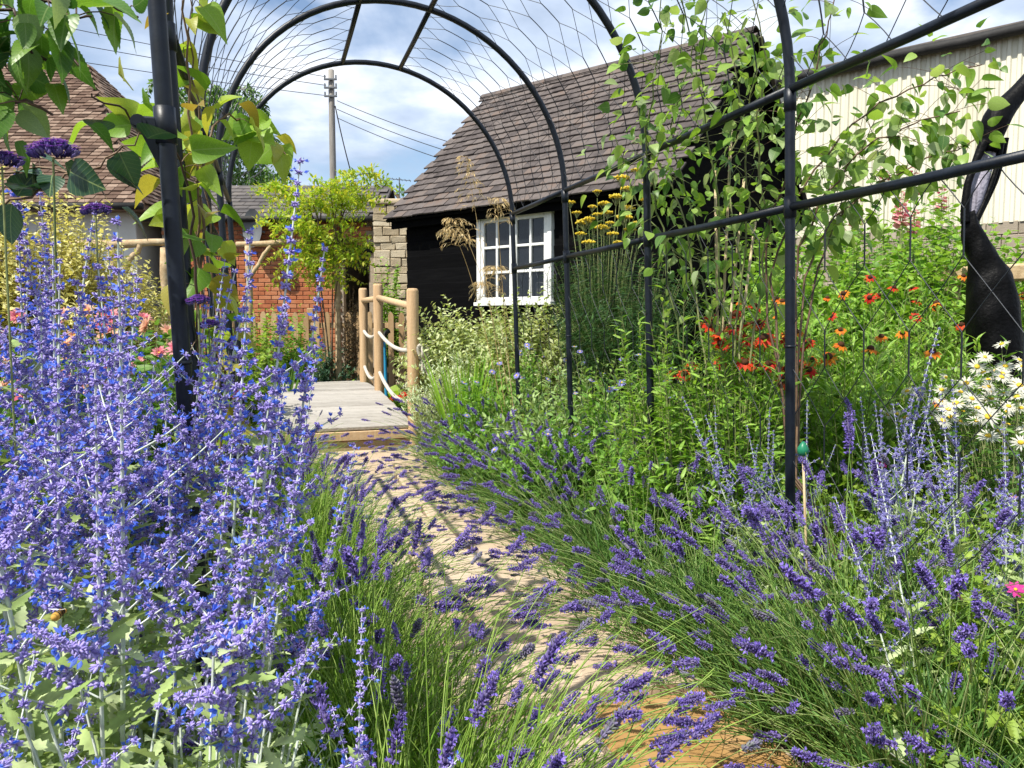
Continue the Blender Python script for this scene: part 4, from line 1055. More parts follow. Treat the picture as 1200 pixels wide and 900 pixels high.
def sage_stem(seed, L, mats, first=.46, bl=.19, dens=1.0, wsc=1.0, bw=.07):
    r = np.random.default_rng(seed); g = Geo()
    bend = r.normal(0, bw, 2) * L
    main = bez((0, 0, 0), (bend[0] * .1, bend[1] * .1, L * .55), (bend[0], bend[1], L), 24)
    tubes(g, main, np.linspace(.0044, .0009, 24)[None], 6, 2)
    pts = []; dirs = []; scl_ = []
    def add_whorls(path, t0, t1, step, sc):
        ln = np.linalg.norm(np.diff(path[0], axis=0), axis=1).sum(); n_ = max(1, int((t1 - t0) * ln / step)); t = np.linspace(t0, t1, n_)[None]
        p, tg = along(path, t); pts.append(p[0] + r.normal(0, .0008, (n_, 3))); dirs.append(tg[0]); scl_.append(sc * np.linspace(1.08, .62, n_) * r.uniform(.85, 1.15, n_))
    add_whorls(main, .66, .995, .0155, 1.0 * wsc)
    f = first; k = 0
    while f < .80:
        c, tg = along(main, np.array([[f]])); c = c[0, 0]; tg = tg[0, 0]
        for sgn in (1, -1):
            a = k * math.pi / 2 + r.normal(0, .25) + (0 if sgn > 0 else math.pi); l = bl * (1.08 - f) / .7 * r.uniform(.7, 1.15) * L
            d = unit(np.array([math.cos(a), math.sin(a), r.uniform(.55, 1.0)])); e_ = c + d * l; m_ = c + d * l * .5 + np.array([math.cos(a), math.sin(a), -.1]) * l * .08
            b_ = bez(c, m_, e_, 8); tubes(g, b_, np.linspace(.0012, .0006, 8)[None], 4, 2)
            add_whorls(b_, .16, .99, .0128 / dens, .95 * wsc)
        f += r.uniform(.045, .07) * 1.05 / L; k += 1
    pts = np.concatenate(pts); dirs = np.concatenate(dirs); scl_ = np.concatenate(scl_)
    ch = r.integers(0, len(WH), len(pts))
    for q in range(len(WH)):
        s_ = ch == q
        if s_.any(): g.inst(WH[q], frames(dirs[s_], r.uniform(0, 6.28, s_.sum())), pts[s_], scl_[s_])
    # a few small leaves on the lower stem
    leaves_on(g, main, 40, TOOTH, (.035, .07), .2, first + .1, .75, 3, .6, .25, .3)
    return g.mesh('flowering_stem', mats)
smats = [M['sagecalyx'], M['sagepetal'], M['sagestem'], M['sageleaf']]
SAGE = [sage_stem(60 + k, 1.12, smats, first=f_, bl=b_, wsc=w_, bw=.06, dens=d_) for k, (f_, b_, w_, d_) in enumerate(((.58, .26, 1, 1), (.62, .20, 1.1, 1), (.55, .30, .85, .9), (.66, .16, 1.15, 1.05), (.56, .34, .9, .8), (.60, .22, .75, .8), (.64, .28, 1.0, 1), (.52, .22, .8, .65)))]
SLIM = [sage_stem(90 + k, 1.12, smats, first=.56, bl=.12, bw=.012) for k in range(4)]
smats2 = [M['sagecalyx2'], M['aster'], M['sagestem'], M['sageleaf']]
SAGE2 = [sage_stem(80 + k, .95, smats2, wsc=.8, bl=.14) for k in range(4)]
def sage(pos, label, group, nst, hts, spread, lean=(0, 0), me=SAGE, nleaf=16, base=1.12, fol='sageleaf', rad=.3, fh=.52):
    t_ = thing('sage_plant', label, 'russian sage', pos, group)
    for k in range(nst):
        a = rng.uniform(0, 6.28); q = math.sqrt(rng.random()); d = np.array([math.cos(a) * q * spread + lean[0], math.sin(a) * q * spread + lean[1], 1.0])
        R = frames(unit(d)[None], rng.uniform(0, 6.28))[0]; R = np.stack([R[:, 0], R[:, 2] * -1, R[:, 1]], -1)   # stem axis is local z
        R = np.stack([R[:, 0], np.cross(R[:, 2], R[:, 0]), R[:, 2]], -1)
        place('flowering_stem', me[rng.integers(len(me))], t_, np.array([math.cos(a) * q * .12, math.sin(a) * q * .12, -.01]), R, float(rng.uniform(*hts)) / base)
    if nleaf:
        g = Geo(); sh = dome_stems(int(nst * 2.6) + (14 if fh > .9 else 0), rad, hts[0] * fh, .4, (lean[0] * .4, lean[1] * .4), 6)
        leaves_on(g, sh, nleaf, TOOTH, (.04, .08), .3, 1.0, .7, 0, .6, .25, .2); tubes(g, sh, .0018, 3, 1)
        part('foliage', g, [M[fol], M['sagestem']], t_, stuff=True)
    return t_
SG = 'violet blue sage plant with white stems beside the near arch leg'
for (x, y, n_, h0, h1, sp_, lean, fh) in ((-.45, .70, 4, 1.0, 1.12, .16, (-.10, .0), .90), (-.27, .74, 1, .86, .9, .1, (-.12, .0), 1.0), (-.60, .98, 5, 1.05, 1.2, .16, (-.08, 0), .74), (-.66, 1.05, 6, 1.18, 1.36, .22, (-.03, 0), .7), (-.68, 1.22, 6, 1.12, 1.32, .16, (-.05, 0), .7), (-.80, 1.25, 7, 1.24, 1.44, .22, (0, 0), .65), (-.74, 1.42, 6, 1.2, 1.4, .16, (-.03, 0), .6), (-.94, 1.45, 7, 1.28, 1.5, .22, (0, 0), .6), (-1.06, 1.72, 7, 1.3, 1.54, .22, (0, 0), .6), (-.90, 1.70, 5, 1.2, 1.42, .16, (-.03, 0), .6)):
    sage((x, y, 0), SG, 'violet sage by the near arch leg', n_, (h0, h1), sp_, lean, fh=fh, nleaf=24 if fh > .8 else 16)
def sage_tips(pos, label, tips, me=SAGE, L0=1.12, fol=(26, .26, .72)):
    """a sage plant whose stems end at given points"""
    t_ = thing('sage_plant', label, 'russian sage', pos); pos = np.asarray(pos, float)
    for k, tip in enumerate(tips):
        b0 = np.array([rng.normal(0, .03), rng.normal(0, .03), -.01]); v = np.asarray(tip) - pos - b0; d = unit(v); R = frames(d[None], rng.uniform(0, 6.28))[0]
        R = np.stack([R[:, 0], np.cross(R[:, 1], R[:, 0]), R[:, 1]], -1)
        place('flowering_stem', me[k % len(me)], t_, b0, R, float(np.linalg.norm(v)) / L0)
    g = Geo(); sh = dome_stems(fol[0], fol[1], fol[2], .4, (0, 0), 6); leaves_on(g, sh, 12, TOOTH, (.035, .07), .2, 1.0, .7, 0, .6, .25, .2); tubes(g, sh, .0018, 3, 1); part('foliage', g, [M['sageleaf'], M['sagestem']], t_, stuff=True)
sage_tips((-.56, 1.3, 0), 'tall leaning sage plant whose flower tips reach above the brick outbuilding', [P(346, 178, 1.35), P(300, 268, 1.3), P(402, 292, 1.4)], SLIM)
sage_tips((-.50, 1.15, 0), 'sage plant leaning out over the lavender toward the paving', [P(420, 520, 1.3), P(365, 420, 1.3), P(320, 440, 1.3)], SLIM)
sage_tips((-.34, .76, 0), 'sage plant with stout white stems flopping sideways among pale leaves', [P(30, 600, .66), P(130, 500, .70), P(300, 600, .84)], SAGE[2:], fol=(85, .28, .93))
SG2 = 'pale lilac sage plant growing through the netting near the daisies'
for (px, z, n_, h0, h1) in ((1045, 2.35, 5, .95, 1.22), (960, 2.55, 5, .85, 1.1), (1190, 2.0, 6, .95, 1.15), (880, 2.9, 5, .75, 1.0), (1110, 2.75, 5, .9, 1.1), (1180, 1.6, 4, .8, 1.0)):
    sage(Gp(px, z), SG2, 'pale sage by the netting', n_, (h0, h1), .28, (0, 0), SAGE2, nleaf=14, base=.95)

# ------------------------------------------------------------------ border plants
def bush(name, label, cat, pos, rad, h, nst, per, tm, size, mat, stemmat='greentwig', group=None, t0=.25, out=.75, lean=(0, 0), srad=.0022, flat=.35, upb=.15, flowers=None, roll=.5, hmin=.65, taper=.4, leafname='foliage'):
    t_ = thing(name, label, cat, pos, group)
    pth = dome_stems(nst, rad, h, .25, lean, 7, flat, hmin)
    g = Geo(); tubes(g, pth, np.linspace(1.3, .5, 7)[None] * srad, 3); part('stems', g, M[stemmat], t_, stuff=True)
    g = Geo(); leaves_on(g, pth, per, tm, size, t0, 1.0, out, 0, roll, upb, taper); part(leafname, g, M[mat], t_, stuff=True)
    if flowers:
        mesh_, nm, k_, sc, face = flowers
        e_, tg = along(pth, np.full((nst, 1), .999)); idx = np.argsort(-e_[:, 0, 2] + rng.normal(0, .15 * h, nst))[:k_]
        for q in idx:
            d = unit(np.array([0, 0, 1.0]) * .8 + np.array(face) * .6 + rng.normal(0, .3, 3)); R = frames(d[None], rng.uniform(0, 6))[0]
            R = np.stack([R[:, 0], np.cross(R[:, 1], R[:, 0]), R[:, 1]], -1)
            m0 = mesh_[rng.integers(len(mesh_))] if isinstance(mesh_, list) else mesh_
            place(nm, m0, t_, e_[q, 0] + np.array([0, 0, .004]), R, float(rng.uniform(*sc)))
    return t_
AST = daisy(16, .022, .22, [M['aster'], M['yellowdisc']], .3, .1)
HEL_R = daisy(11, .026, .42, [M['red'], M['disc']], .42, .35, .9, lift=-.1); HEL_O = daisy(11, .027, .42, [M['orange'], M['disc']], .42, .35, .9, lift=-.1)
SHA = daisy(18, .036, .19, [M['white'], M['yellowdisc']], .3, .12, .5)
DAH = [daisy(12, .045, .34, [M[c], M['yellowdisc']], .15, -.1, .5, 4, .05) for c in ('pink', 'peach')]
MAG = daisy(8, .02, .5, [M['magenta'], M['yellowdisc']], .2, .1); BEG = daisy(8, .03, .6, [M['red'], M['orange']], .15, -.1, .5, 2)
# bright leafy mass behind the netting-side lavender
AL = 'bright green leafy aster clump with small lilac daisies behind the lavender'
for px, z, rad, h in ((575, 5.6, .42, .92), (640, 4.9, .45, 1.02), (700, 4.2, .42, .98), (610, 6.3, .5, 1.05), (745, 4.7, .45, 1.08), (800, 3.7, .4, .95), (690, 5.6, .45, 1.1), (770, 3.5, .35, .75), (850, 3.3, .4, .95), (560, 5.0, .35, .6), (640, 4.2, .35, .68)):
    bush('aster_clump', (AL, 'fresh green leafy aster clump with small lilac daisies behind the lavender', 'soft grey green aster clump with small lilac daisies behind the lavender')[int(px + z * 10) % 3], 'aster', Gp(px, z), rad, h, 80, 17, leaf_t(.36, 4, .14, .28), (.045, .085), ('fresh', 'greener', 'sagegreen')[int(px + z * 10) % 3], group='aster clumps behind the lavender', flowers=(AST, 'flower_head', 5, (.9, 1.3), (-.1, -.6, 0)), upb=.3, out=.65)
# tall leafy heleniums
HL_ = 'tall leafy helenium clump with orange and red flowers behind the netting'
for px, z, rad, h, nf, me in ((885, 3.3, .26, 1.28, 20, [HEL_R]), (850, 3.5, .26, 1.36, 18, [HEL_R]), (915, 3.6, .3, 1.3, 14, [HEL_R, HEL_O]), (960, 4.1, .4, 1.3, 4, [HEL_R, HEL_O]), (1030, 4.6, .42, 1.52, 7, [HEL_O, HEL_R]), (1095, 5.0, .42, 1.55, 7, [HEL_O, HEL_R]), (1000, 3.4, .36, 1.2, 3, [HEL_O]), (1080, 3.6, .36, 1.22, 2, [HEL_O]), (1195, 5.2, .35, 1.5, 6, [HEL_O]), (905, 5.2, .4, 1.5, 5, [HEL_O]), (1150, 3.9, .3, 1.15, 0, [HEL_O])):
    bush('helenium_clump', {1: 'tall leafy helenium clump with only orange flowers behind the netting', 0: 'leafy helenium clump with only deep red flowers behind the netting', 2: HL_}[2 if len(me) > 1 else (1 if me[0] is HEL_O else 0)], 'helenium', Gp(px, z), rad, h, 46, 20, LANCE, (.075, .135), 'fresh', group='heleniums behind the netting', flowers=(me, 'flower_head', nf, (1.15, 1.6), (-.2, -.9, 0)), upb=.3, out=.6, flat=.15, hmin=.75)
SHL = 'white shasta daisy clump with yellow centres beside the black sculpture'
for px, z, h, nf in ((1150, 3.2, 1.04, 30), (1195, 2.9, .98, 26), (1120, 3.5, 1.06, 16), (1190, 3.6, 1.12, 24)):
    bush('daisy_clump', SHL, 'daisies', Gp(px, z), .34, h, 48, 10, LEAFN, (.05, .09), 'mid', group='shasta daisies by the sculpture', flowers=(SHA, 'flower_head', nf, (.9, 1.2), (-.3, -1.0, .1)), flat=.2, hmin=.8)
# lime feathery ground layer inside the bed on the netting side
for px, z, rad, h in ((1150, 1.95, .42, .62), (1060, 2.5, .42, .62), (1180, 2.5, .4, .7), (980, 3.0, .4, .7), (1100, 3.0, .42, .72), (1240, 1.7, .4, .6), (1010, 2.4, .3, .5), (900, 3.2, .35, .65)):
    bush('geranium_clump', 'lime green cut leaved geranium clump filling the bed under pale sage', 'geranium', Gp(px, z), rad, h, 80, 16, leaf_t(.5, 9, .12, .2, tooth=.33), (.035, .065), 'lime', group='lime geraniums under the sage', flowers=(MAG, 'flower_head', 1, (.9, 1.1), (-.2, -.6, 0)), out=.8, upb=.2, flat=.5)
# silver, blades, variegated shrub, fennel, oat grass near shed
bush('silver_shrub', 'silvery leaved soft shrub beside the bridge post', 'shrub', Gp(515, 6.5), .42, 1.0, 90, 26, LEAFN, (.045, .085), 'silver', upb=.35, out=.6)
bush('silver_shrub', 'small silvery shrub in front of the variegated shrub', 'shrub', Gp(545, 6.9), .4, 1.08, 80, 26, LEAFN, (.045, .085), 'silver', upb=.35, out=.6)
def blades(label, pos, n_, h, rad, mat='blade', w=.02, name='iris_clump', cat='iris', leaves=True):
    t_ = thing(name, label, cat, pos)
    a = rng.uniform(0, 6.28, n_); q = rng.random(n_); L = h * rng.uniform(.7, 1.05, n_)
    e_ = np.stack([np.cos(a) * q * rad, np.sin(a) * q * rad, L], -1); b0 = e_ * np.array([.2, .2, 0]); m_ = b0 * .6 + e_ * np.array([.35, .35, .6])
    pth = bez(b0, m_, e_, 7); tg = unit(np.gradient(pth, axis=1)); sd = unit(np.cross(tg, rdir(n_, -.1, .1)[:, None, :]))
    ww = w * np.array([.6, .9, 1, .95, .75, .4, .04])[None, :, None]; V = np.stack([pth - sd * ww / 2, pth + sd * ww / 2], 2)
    me_cache = []
    for k in range(n_):
        g = Geo(); g.add(V[k].reshape(-1, 3), None, [(2 * i_, 2 * i_ + 1, 2 * i_ + 3, 2 * i_ + 2) for i_ in range(6)]); part('leaf_blade', g, M[mat], t_)
    return t_
blades('bright green sword leaved iris clump before the variegated shrub', Gp(545, 5.9), 70, 1.0, .42)
blades('dark green strap leaved clump near the brick outbuilding fence', Gp(328, 8.6), 40, .9, .35, 'mid')
bush('variegated_shrub', 'cream and green variegated shrub growing below the shed window', 'shrub', Gp(605, 7.2), .78, 1.62, 260, 44, SMALL, (.06, .092), 'varieg', 'twig', out=.7, upb=.1, flat=.45)
bush('variegated_shrub', 'small leaved variegated shrub arching before the black shed corner', 'shrub', Gp(552, 7.4), .5, 1.5, 170, 38, SMALL, (.06, .092), 'varieg', 'twig', out=.7, lean=(-.18, 0), flat=.3)
t_ = bush('goldenrod', 'dark feathery tall plant with flat yellow flower heads beside the shed', 'goldenrod', Gp(705, 6.5), .5, 2.15, 170, 90, BLADE, (.06, .12), 'feather', out=.9, t0=.1, flat=.25, hmin=.7)
g0 = Geo(); n_ = 70; a = rng.uniform(0, 6.28, n_); q = np.sqrt(rng.random(n_)); e_ = np.stack([np.cos(a) * q * .065, np.sin(a) * q * .065, .02 * (1 - q) + rng.uniform(0, .014, n_)], -1)
g0.inst(ball_t(5, 3), np.repeat(I3[None], n_, 0), e_, rng.uniform(.006, .010, n_), 0); tubes(g0, bez(np.repeat(np.array([[0, 0, -.07]]), 24, 0), e_[:24] * np.array([.4, .4, 0]) - np.array([0, 0, .03]), e_[:24], 4), .0012, 3, 1)
UMB = g0.mesh('flower_head', [M['yellowflower'], M['greentwig']])
gs = Geo()
for px, py, z in ((722, 232, 6.2), (735, 222, 6.4), (745, 200, 6.3), (700, 252, 6.2), (690, 258, 6.4), (715, 262, 6.1), (680, 275, 6.3), (735, 245, 6.5), (708, 240, 6.6), (728, 210, 6.6), (690, 285, 6.0), (755, 235, 6.3), (668, 238, 6.7), (760, 215, 6.4), (700, 225, 6.6), (745, 262, 6.2), (718, 275, 6.0), (705, 268, 6.3), (694, 243, 6.4), (731, 256, 6.2), (712, 250, 6.4), (685, 262, 6.5), (724, 285, 6.1), (738, 270, 6.3), (676, 250, 6.6)):
    q_ = P(px, py, z) - np.array(t_.location); tubes(gs, bez(q_ * np.array([.2, .2, 0]), q_ * np.array([.5, .5, .6]), q_ - np.array([0, 0, .05]), 7), .003, 4)
    o = place('flower_head', UMB, t_, P(px, py, z) - np.array(t_.location), rotz(rng.uniform(0, 6)), float(rng.uniform(.6, 1.15)))
part('flower_stalks', gs, M['greentwig'], t_, stuff=True)
bush('fennel', 'dense dark green feathery fennel standing against the shed wall', 'fennel', Gp(745, 6.0), .62, 1.85, 200, 90, BLADE, (.07, .13), 'feather', out=.9, t0=.1, flat=.25)
# golden oat grass
og = Gp(612, 5.6); t_ = thing('oat_grass', 'golden oat grass with nodding seed heads before the shed', 'grass', og)
SPKL = leaf_t(.16, 3, .3, .3); gs = Geo(); k0 = 0
heads = [((545, 182), (560, 250)), ((520, 268), (548, 258)), ((560, 330), (592, 330)), ((575, 312), (590, 300)), ((525, 255), (565, 265)), ((585, 232), (578, 240))]
for (tx, ty), (bx_, by_) in heads:
    top = P(tx, ty, 5.4 + rng.uniform(-.1, .15)) - og; mid = P(bx_, by_, 5.5) - og
    pth = bez((rng.normal(0, .04), rng.normal(0, .04), 0), mid + (mid - top) * .02, top, 26); tubes(gs, pth, np.linspace(.003, .0009, 26)[None], 4)
    g = Geo(); n_ = 12; tt = np.linspace(.72, .985, n_)[None]; p, tg = along(pth, tt); p = p[0]; tg = tg[0]
    for k in range(n_):
        m_ = 4; l = .22 * (1 - k / n_ * .75) * rng.uniform(.6, 1.1, m_); a = rng.uniform(0, 6.28, m_); d = unit(tg[k] * .5 + np.stack([np.cos(a), np.sin(a), np.zeros(m_)], -1))
        e_ = p[k] + d * l[:, None] * .8 - np.array([0, 0, .35]) * l[:, None]; br = bez(np.repeat(p[k][None], m_, 0), p[k] + d * l[:, None] * .6, e_, 6); tubes(g, br, .0006, 3)
        leaves_on(g, br, 4, SPKL, (.022, .034), .4, 1.0, .3, 0, 1, -.5, 0)
    part('seed_head', g, M['straw'], t_)
part('stems', gs, M['straw'], t_, stuff=True)
g = Geo(); pth = dome_stems(70, .35, .6, .2, (0, 0), 7, .5); tubes(g, pth, .002, 3); leaves_on(g, pth, 6, BLADE, (.2, .35), .1, .9, .3, 0, 1, .2); part('foliage', g, M['mid'], t_, stuff=True)
# pink spires and tall flowers near the barn
g0 = Geo(); n_ = 30; y = np.linspace(0, .22, n_); a = np.arange(n_) * 2.4; d = np.stack([np.cos(a), np.sin(a), np.full(n_, -.2)], -1)
g0.inst(leaf_t(1.1, 3, -.1, -.1, peak=.6), frames(d, rng.normal(0, .5, n_)), np.stack([np.cos(a) * .01, np.sin(a) * .01, y + rng.normal(0, .01, n_)], -1), np.linspace(.062, .03, n_), 0); tubes(g0, np.array([(0, 0, -.02), (0, 0, .25)]), .003, 4, 1); SPIRE = g0.mesh('flower_spire', [M['pink'], M['greentwig']])
for px, py, z in ((1037, 196, 6.3), (1072, 205, 6.4), (1056, 232, 6.2), (1104, 222, 6.3), (1058, 240, 6.0), (1072, 252, 6.1), (1005, 240, 6.4)):
    tpz = P(px, py, z); b0 = up(tpz, 0); t_ = thing('hollyhock', 'slim hollyhock with pink flowers against the yellow barn', 'hollyhock', b0, 'hollyhocks before the barn')
    g = Geo(); pth = bez((0, 0, 0), (.03, 0, tpz[2] * .5), (0, 0, tpz[2] - .1), 9); tubes(g, pth, np.linspace(.008, .004, 9)[None], 5); part('stem', g, M['greentwig'], t_)
    g = Geo(); leaves_on(g, pth, 24, LEAFW, (.09, .17), .05, .85, .85, 0, .5, .1); part('foliage', g, M['fresh'], t_, stuff=True)
    place('flower_spire', SPIRE, t_, (0, 0, tpz[2] - .16), I3, float(rng.uniform(.8, 1.2)))
for px, z, rad, h in ((960, 6.4, .7, 2.35), (1060, 6.6, .7, 2.6), (1105, 6.4, .6, 2.6), (1090, 5.9, .5, 2.15), (1130, 6.0, .45, 2.1), (1205, 6.0, .4, 1.95), (1195, 7.0, .5, 2.2), (1010, 7.2, .8, 2.5), (900, 7.0, .7, 2.5), (935, 5.7, .5, 2.0), (1000, 5.6, .5, 1.95), (1075, 5.7, .5, 2.0), (1130, 7.4, .7, 2.3)):
    bush('border_shrub', 'mid green border shrub growing in front of the pale barn', 'shrub', Gp(px, z), rad, h, 110, 28, LEAF, (.06, .12), 'fresh', group='shrubs before the barn', upb=.2, flat=.3, hmin=.5)
# timber sleeper edging behind
g = Geo(); a = P(1085, 305, 6.0); b_ = P(1260, 318, 5.2); ln = np.linalg.norm((b_ - a)[:2]); ddir = unit(up(b_ - a, 0)); c = (a + b_) / 2
put(g, cbox(ln, .16, .12, .015), (0, 0, 0)); 
for xx in (-ln / 2 + .2, ln / 2 - .2): put(g, cbox(.1, .1, c[2] - .06, .008), (xx, 0, -(c[2]) / 2))
o = part('timber_rail', g, M['rustic'], None, False, loc=up(c, c[2] - .06)); o.rotation_euler = (0, 0, math.atan2(ddir[1], ddir[0])); tag(o, 'weathered timber rail behind the sculpture along the raised bed', 'rail')

# ------------------------------------------------------------------ climbers
def climber(name, label, base, routes, nleaf, tm_list, size, leafmat_, stemmat, nobj=300, radius=.12, srad=.004, hang=.5, droopbias=-.5, tmin=0.0):
    t_ = thing(name, label, 'climber', base)
    g = Geo(); allp = []
    for r_ in routes:
        pts = np.array([P(*q) for q in r_]) - base; n_ = len(pts); tt = np.linspace(0, n_ - 1, 24)
        sm = np.stack([np.interp(tt, np.arange(n_), pts[:, k]) for k in range(3)], -1)
        for _ in range(3): sm[1:-1] = (sm[:-2] + 2 * sm[1:-1] + sm[2:]) / 4
        sm += rng.normal(0, .006, sm.shape); allp.append(sm)
    allp = np.array(allp); st = allp[:, 0]; tubes(g, bez(st * np.array([.15, .15, 0]), st * np.array([.3, .3, .7]), st, 9), srad * 1.3, 5); tubes(g, allp, np.linspace(1.3, .5, 24)[None] * srad, 4)
    per = nleaf // len(routes); t = tmin + (1 - tmin) * rng.random((len(routes), per)) ** .85; p, tg = along(allp, t); p = p.reshape(-1, 3); tg = tg.reshape(-1, 3); n_ = len(p)
    off = rdir(n_, -.8, .8) * radius * rng.random((n_, 1)) ** .6; q = p + off
    ok = rng.random(n_) < .35; tubes(g, bez(p[ok], (p[ok] + q[ok]) / 2 + np.array([0, 0, .012]), q[ok], 4), srad * .28, 3)
    part('stems', g, M[stemmat], t_, stuff=True)
    d = unit(off + tg * .03 + np.array([0, 0, droopbias]) * radius * rng.uniform(.3, 1.4, (n_, 1)) + rng.normal(0, .03, (n_, 3))); R = frames(d, rng.normal(0, .7, n_)); s = rng.uniform(*size, n_)
    mes = []
    for tm in tm_list:
        m_ = Geo(); m_.add(tm[0], tm[1], tm[2]); mes.append(m_.mesh('leaf', M[leafmat_]))
    ordr = np.argsort(-s)
    for k in ordr[:nobj]: place('leaf', mes[rng.integers(len(mes))], t_, q[k], R[k], float(s[k]))
    k = ordr[nobj:]
    if len(k): g = Geo(); g.inst(tm_list[0], R[k], q[k], s[k]); part('foliage', g, M[leafmat_], t_, stuff=True)
    return t_
LV = [leaf_t(.62, 8, .14, .25, peak=.36), leaf_t(.58, 8, .2, .45, peak=.36), leaf_t(.68, 8, .08, .15, peak=.33)]
cb = XP(.55, HW + .12)
climber('climbing_plant', 'pale green climber covering the arch netting in front of the shed roof', cb, [
    [(850, 560, 3.3), (845, 400, 3.3), (842, 250, 3.25), (825, 120, 3.1), (800, 0, 2.95), (785, -70, 2.85)], [(850, 560, 3.3), (862, 380, 3.2), (880, 250, 3.1), (868, 120, 2.95), (850, 10, 2.85)],
    [(830, 560, 3.4), (790, 380, 3.45), (775, 260, 3.45), (752, 170, 3.35), (770, 90, 3.2), (775, 0, 3.1)], [(840, 560, 3.3), (815, 350, 3.4), (800, 240, 3.35), (770, 190, 3.45), (745, 120, 3.4)],
    [(860, 560, 3.2), (890, 350, 3.1), (900, 260, 3.0), (885, 160, 2.9), (900, 60, 2.75), (870, -30, 2.7)], [(845, 560, 3.3), (835, 350, 3.5), (810, 240, 3.6), (780, 150, 3.5), (820, 40, 3.3), (840, -30, 3.2)],
    [(860, 560, 3.2), (870, 330, 3.4), (850, 200, 3.5), (880, 120, 3.4), (890, 40, 3.2)], [(850, 560, 3.3), (830, 330, 3.6), (790, 290, 3.7), (745, 240, 3.7), (722, 160, 3.55)]],
    760, LV, (.035, .072), 'climber', 'greentwig', 300, .22, tmin=.26)
climber('climbing_plant', 'pale green climber reaching along the arch rail across the yellow barn', XP(-.15, HW + .25), [
    [(930, 560, 2.75), (930, 330, 2.85), (950, 250, 2.85), (1000, 180, 2.8), (1060, 150, 2.75), (1125, 130, 2.7)], [(930, 560, 2.75), (900, 330, 3.0), (940, 210, 3.0), (1010, 130, 2.95), (1090, 90, 2.9), (1150, 75, 2.9)],
    [(930, 560, 2.75), (940, 320, 2.9), (970, 260, 2.95), (1030, 215, 2.9), (1090, 185, 2.9), (1140, 165, 2.9)], [(930, 560, 2.75), (890, 300, 3.0), (930, 170, 2.85), (960, 60, 2.75), (985, -10, 2.7)], [(930, 560, 2.75), (950, 330, 2.9), (985, 250, 3.0), (1010, 225, 3.0), (985, 175, 3.0)]],
    460, LV, (.035, .078), 'climber', 'twig', 300, .17, tmin=.3)
for k, (px, pyt, lx) in enumerate(((858, 130, 20), (838, 200, -12), (885, 260, 50), (872, 210, 42))):
    b0 = up(P(px - lx, 470, 3.5), 0); e_ = P(px, pyt, 3.5); g = Geo(); tubes(g, np.array([b0, (b0 + e_) / 2, e_]) - b0, .006, 6, cap=True)
    tag(part('garden_cane', g, M['cane'], None, loc=b0), 'straight bamboo cane supporting the pale green climber', 'cane', 'canes behind the climber')
for px, z, h in ((800, 3.25, 1.4), (868, 3.0, 1.25), (765, 3.6, 1.35), (905, 3.9, 1.45)):
    bush('jasmine', 'fresh narrow leaved jasmine growing at the foot of the pale climber', 'jasmine', Gp(px, z), .3, h, 60, 26, LEAFN, (.05, .085), 'fresh', group='jasmine under the climber', upb=.2, out=.7, flat=.2, hmin=.45)
# leaves round the legs on the other side
climber('climbing_plant', 'yellowing climber twined round the arch legs beside the sage', XP(.55, -HW - .08), [
    [(243, 640, 2.2), (240, 480, 2.15), (236, 360, 2.1), (230, 240, 2.05), (220, 120, 1.98), (212, 0, 1.9), (205, -70, 1.85)], [(250, 640, 2.5), (256, 470, 2.6), (250, 330, 2.6), (240, 200, 2.5), (226, 80, 2.4), (222, -40, 2.3)],
    [(243, 640, 2.2), (232, 420, 2.0), (228, 300, 1.95), (222, 180, 1.9), (150, 130, 1.75), (110, 110, 1.65)], [(250, 640, 2.5), (262, 500, 2.4), (270, 450, 2.35), (240, 400, 2.2), (232, 250, 2.1)], [(235, 560, 2.0), (238, 300, 2.1), (232, 180, 2.05), (262, 130, 2.2), (300, 150, 2.3), (338, 182, 2.35)]],
    150, [HEART, LEAFW, leaf_t(.7, 8, .3, .5, peak=.3)], (.06, .105), 'yellowing', 'twig', 150, .08, .004)
# vine with big leaves arching in overhead, rooted in the bed on the cottage side
vb = np.array([-1.25, 1.15, 0])
climber('grape_vine', 'large leaved green vine hanging above the sage near the cottage roof', vb, [
    [(-330, 700, 1.15), (-260, 300, 1.2), (-160, 40, 1.25), (-40, -40, 1.25), (60, -20, 1.25), (150, 20, 1.3)], [(-330, 700, 1.15), (-260, 300, 1.2), (-140, 120, 1.2), (-40, 70, 1.2), (30, 60, 1.2), (90, 70, 1.2)],
    [(-330, 700, 1.15), (-260, 300, 1.2), (-130, 160, 1.2), (-30, 110, 1.2), (20, 110, 1.2), (60, 135, 1.2)], [(-330, 700, 1.15), (-250, 260, 1.2), (-150, 20, 1.2), (-40, -20, 1.15), (20, 20, 1.15), (50, 60, 1.15)], [(-330, 700, 1.15), (-250, 260, 1.2), (-100, -30, 1.2), (0, -20, 1.15), (70, 0, 1.15), (110, 20, 1.15)]],
    200, [VINE, leaf_t(.58, 22, .2, .5, tooth=.045, peak=.33), leaf_t(.72, 22, .06, .25, tooth=.04, peak=.3)], (.038, .070), 'vineleaf', 'twig', 200, .075, .004, droopbias=-.6)
climber('buckwheat_vine', 'dark rounded leaves on a wiry branch behind the purple verbena', np.array([-1.45, 1.5, 0]), [
    [(-280, 640, 1.45), (-160, 330, 1.45), (-40, 255, 1.45), (50, 225, 1.45), (120, 190, 1.45), (160, 160, 1.45)], [(-280, 640, 1.45), (-160, 330, 1.45), (-60, 215, 1.45), (20, 200, 1.45), (80, 200, 1.45), (130, 230, 1.45)]],
    26, [leaf_t(.8, 6, .12, .2, peak=.4)], (.055, .085), 'darkleaf', 'twig', 40, .05, .003)

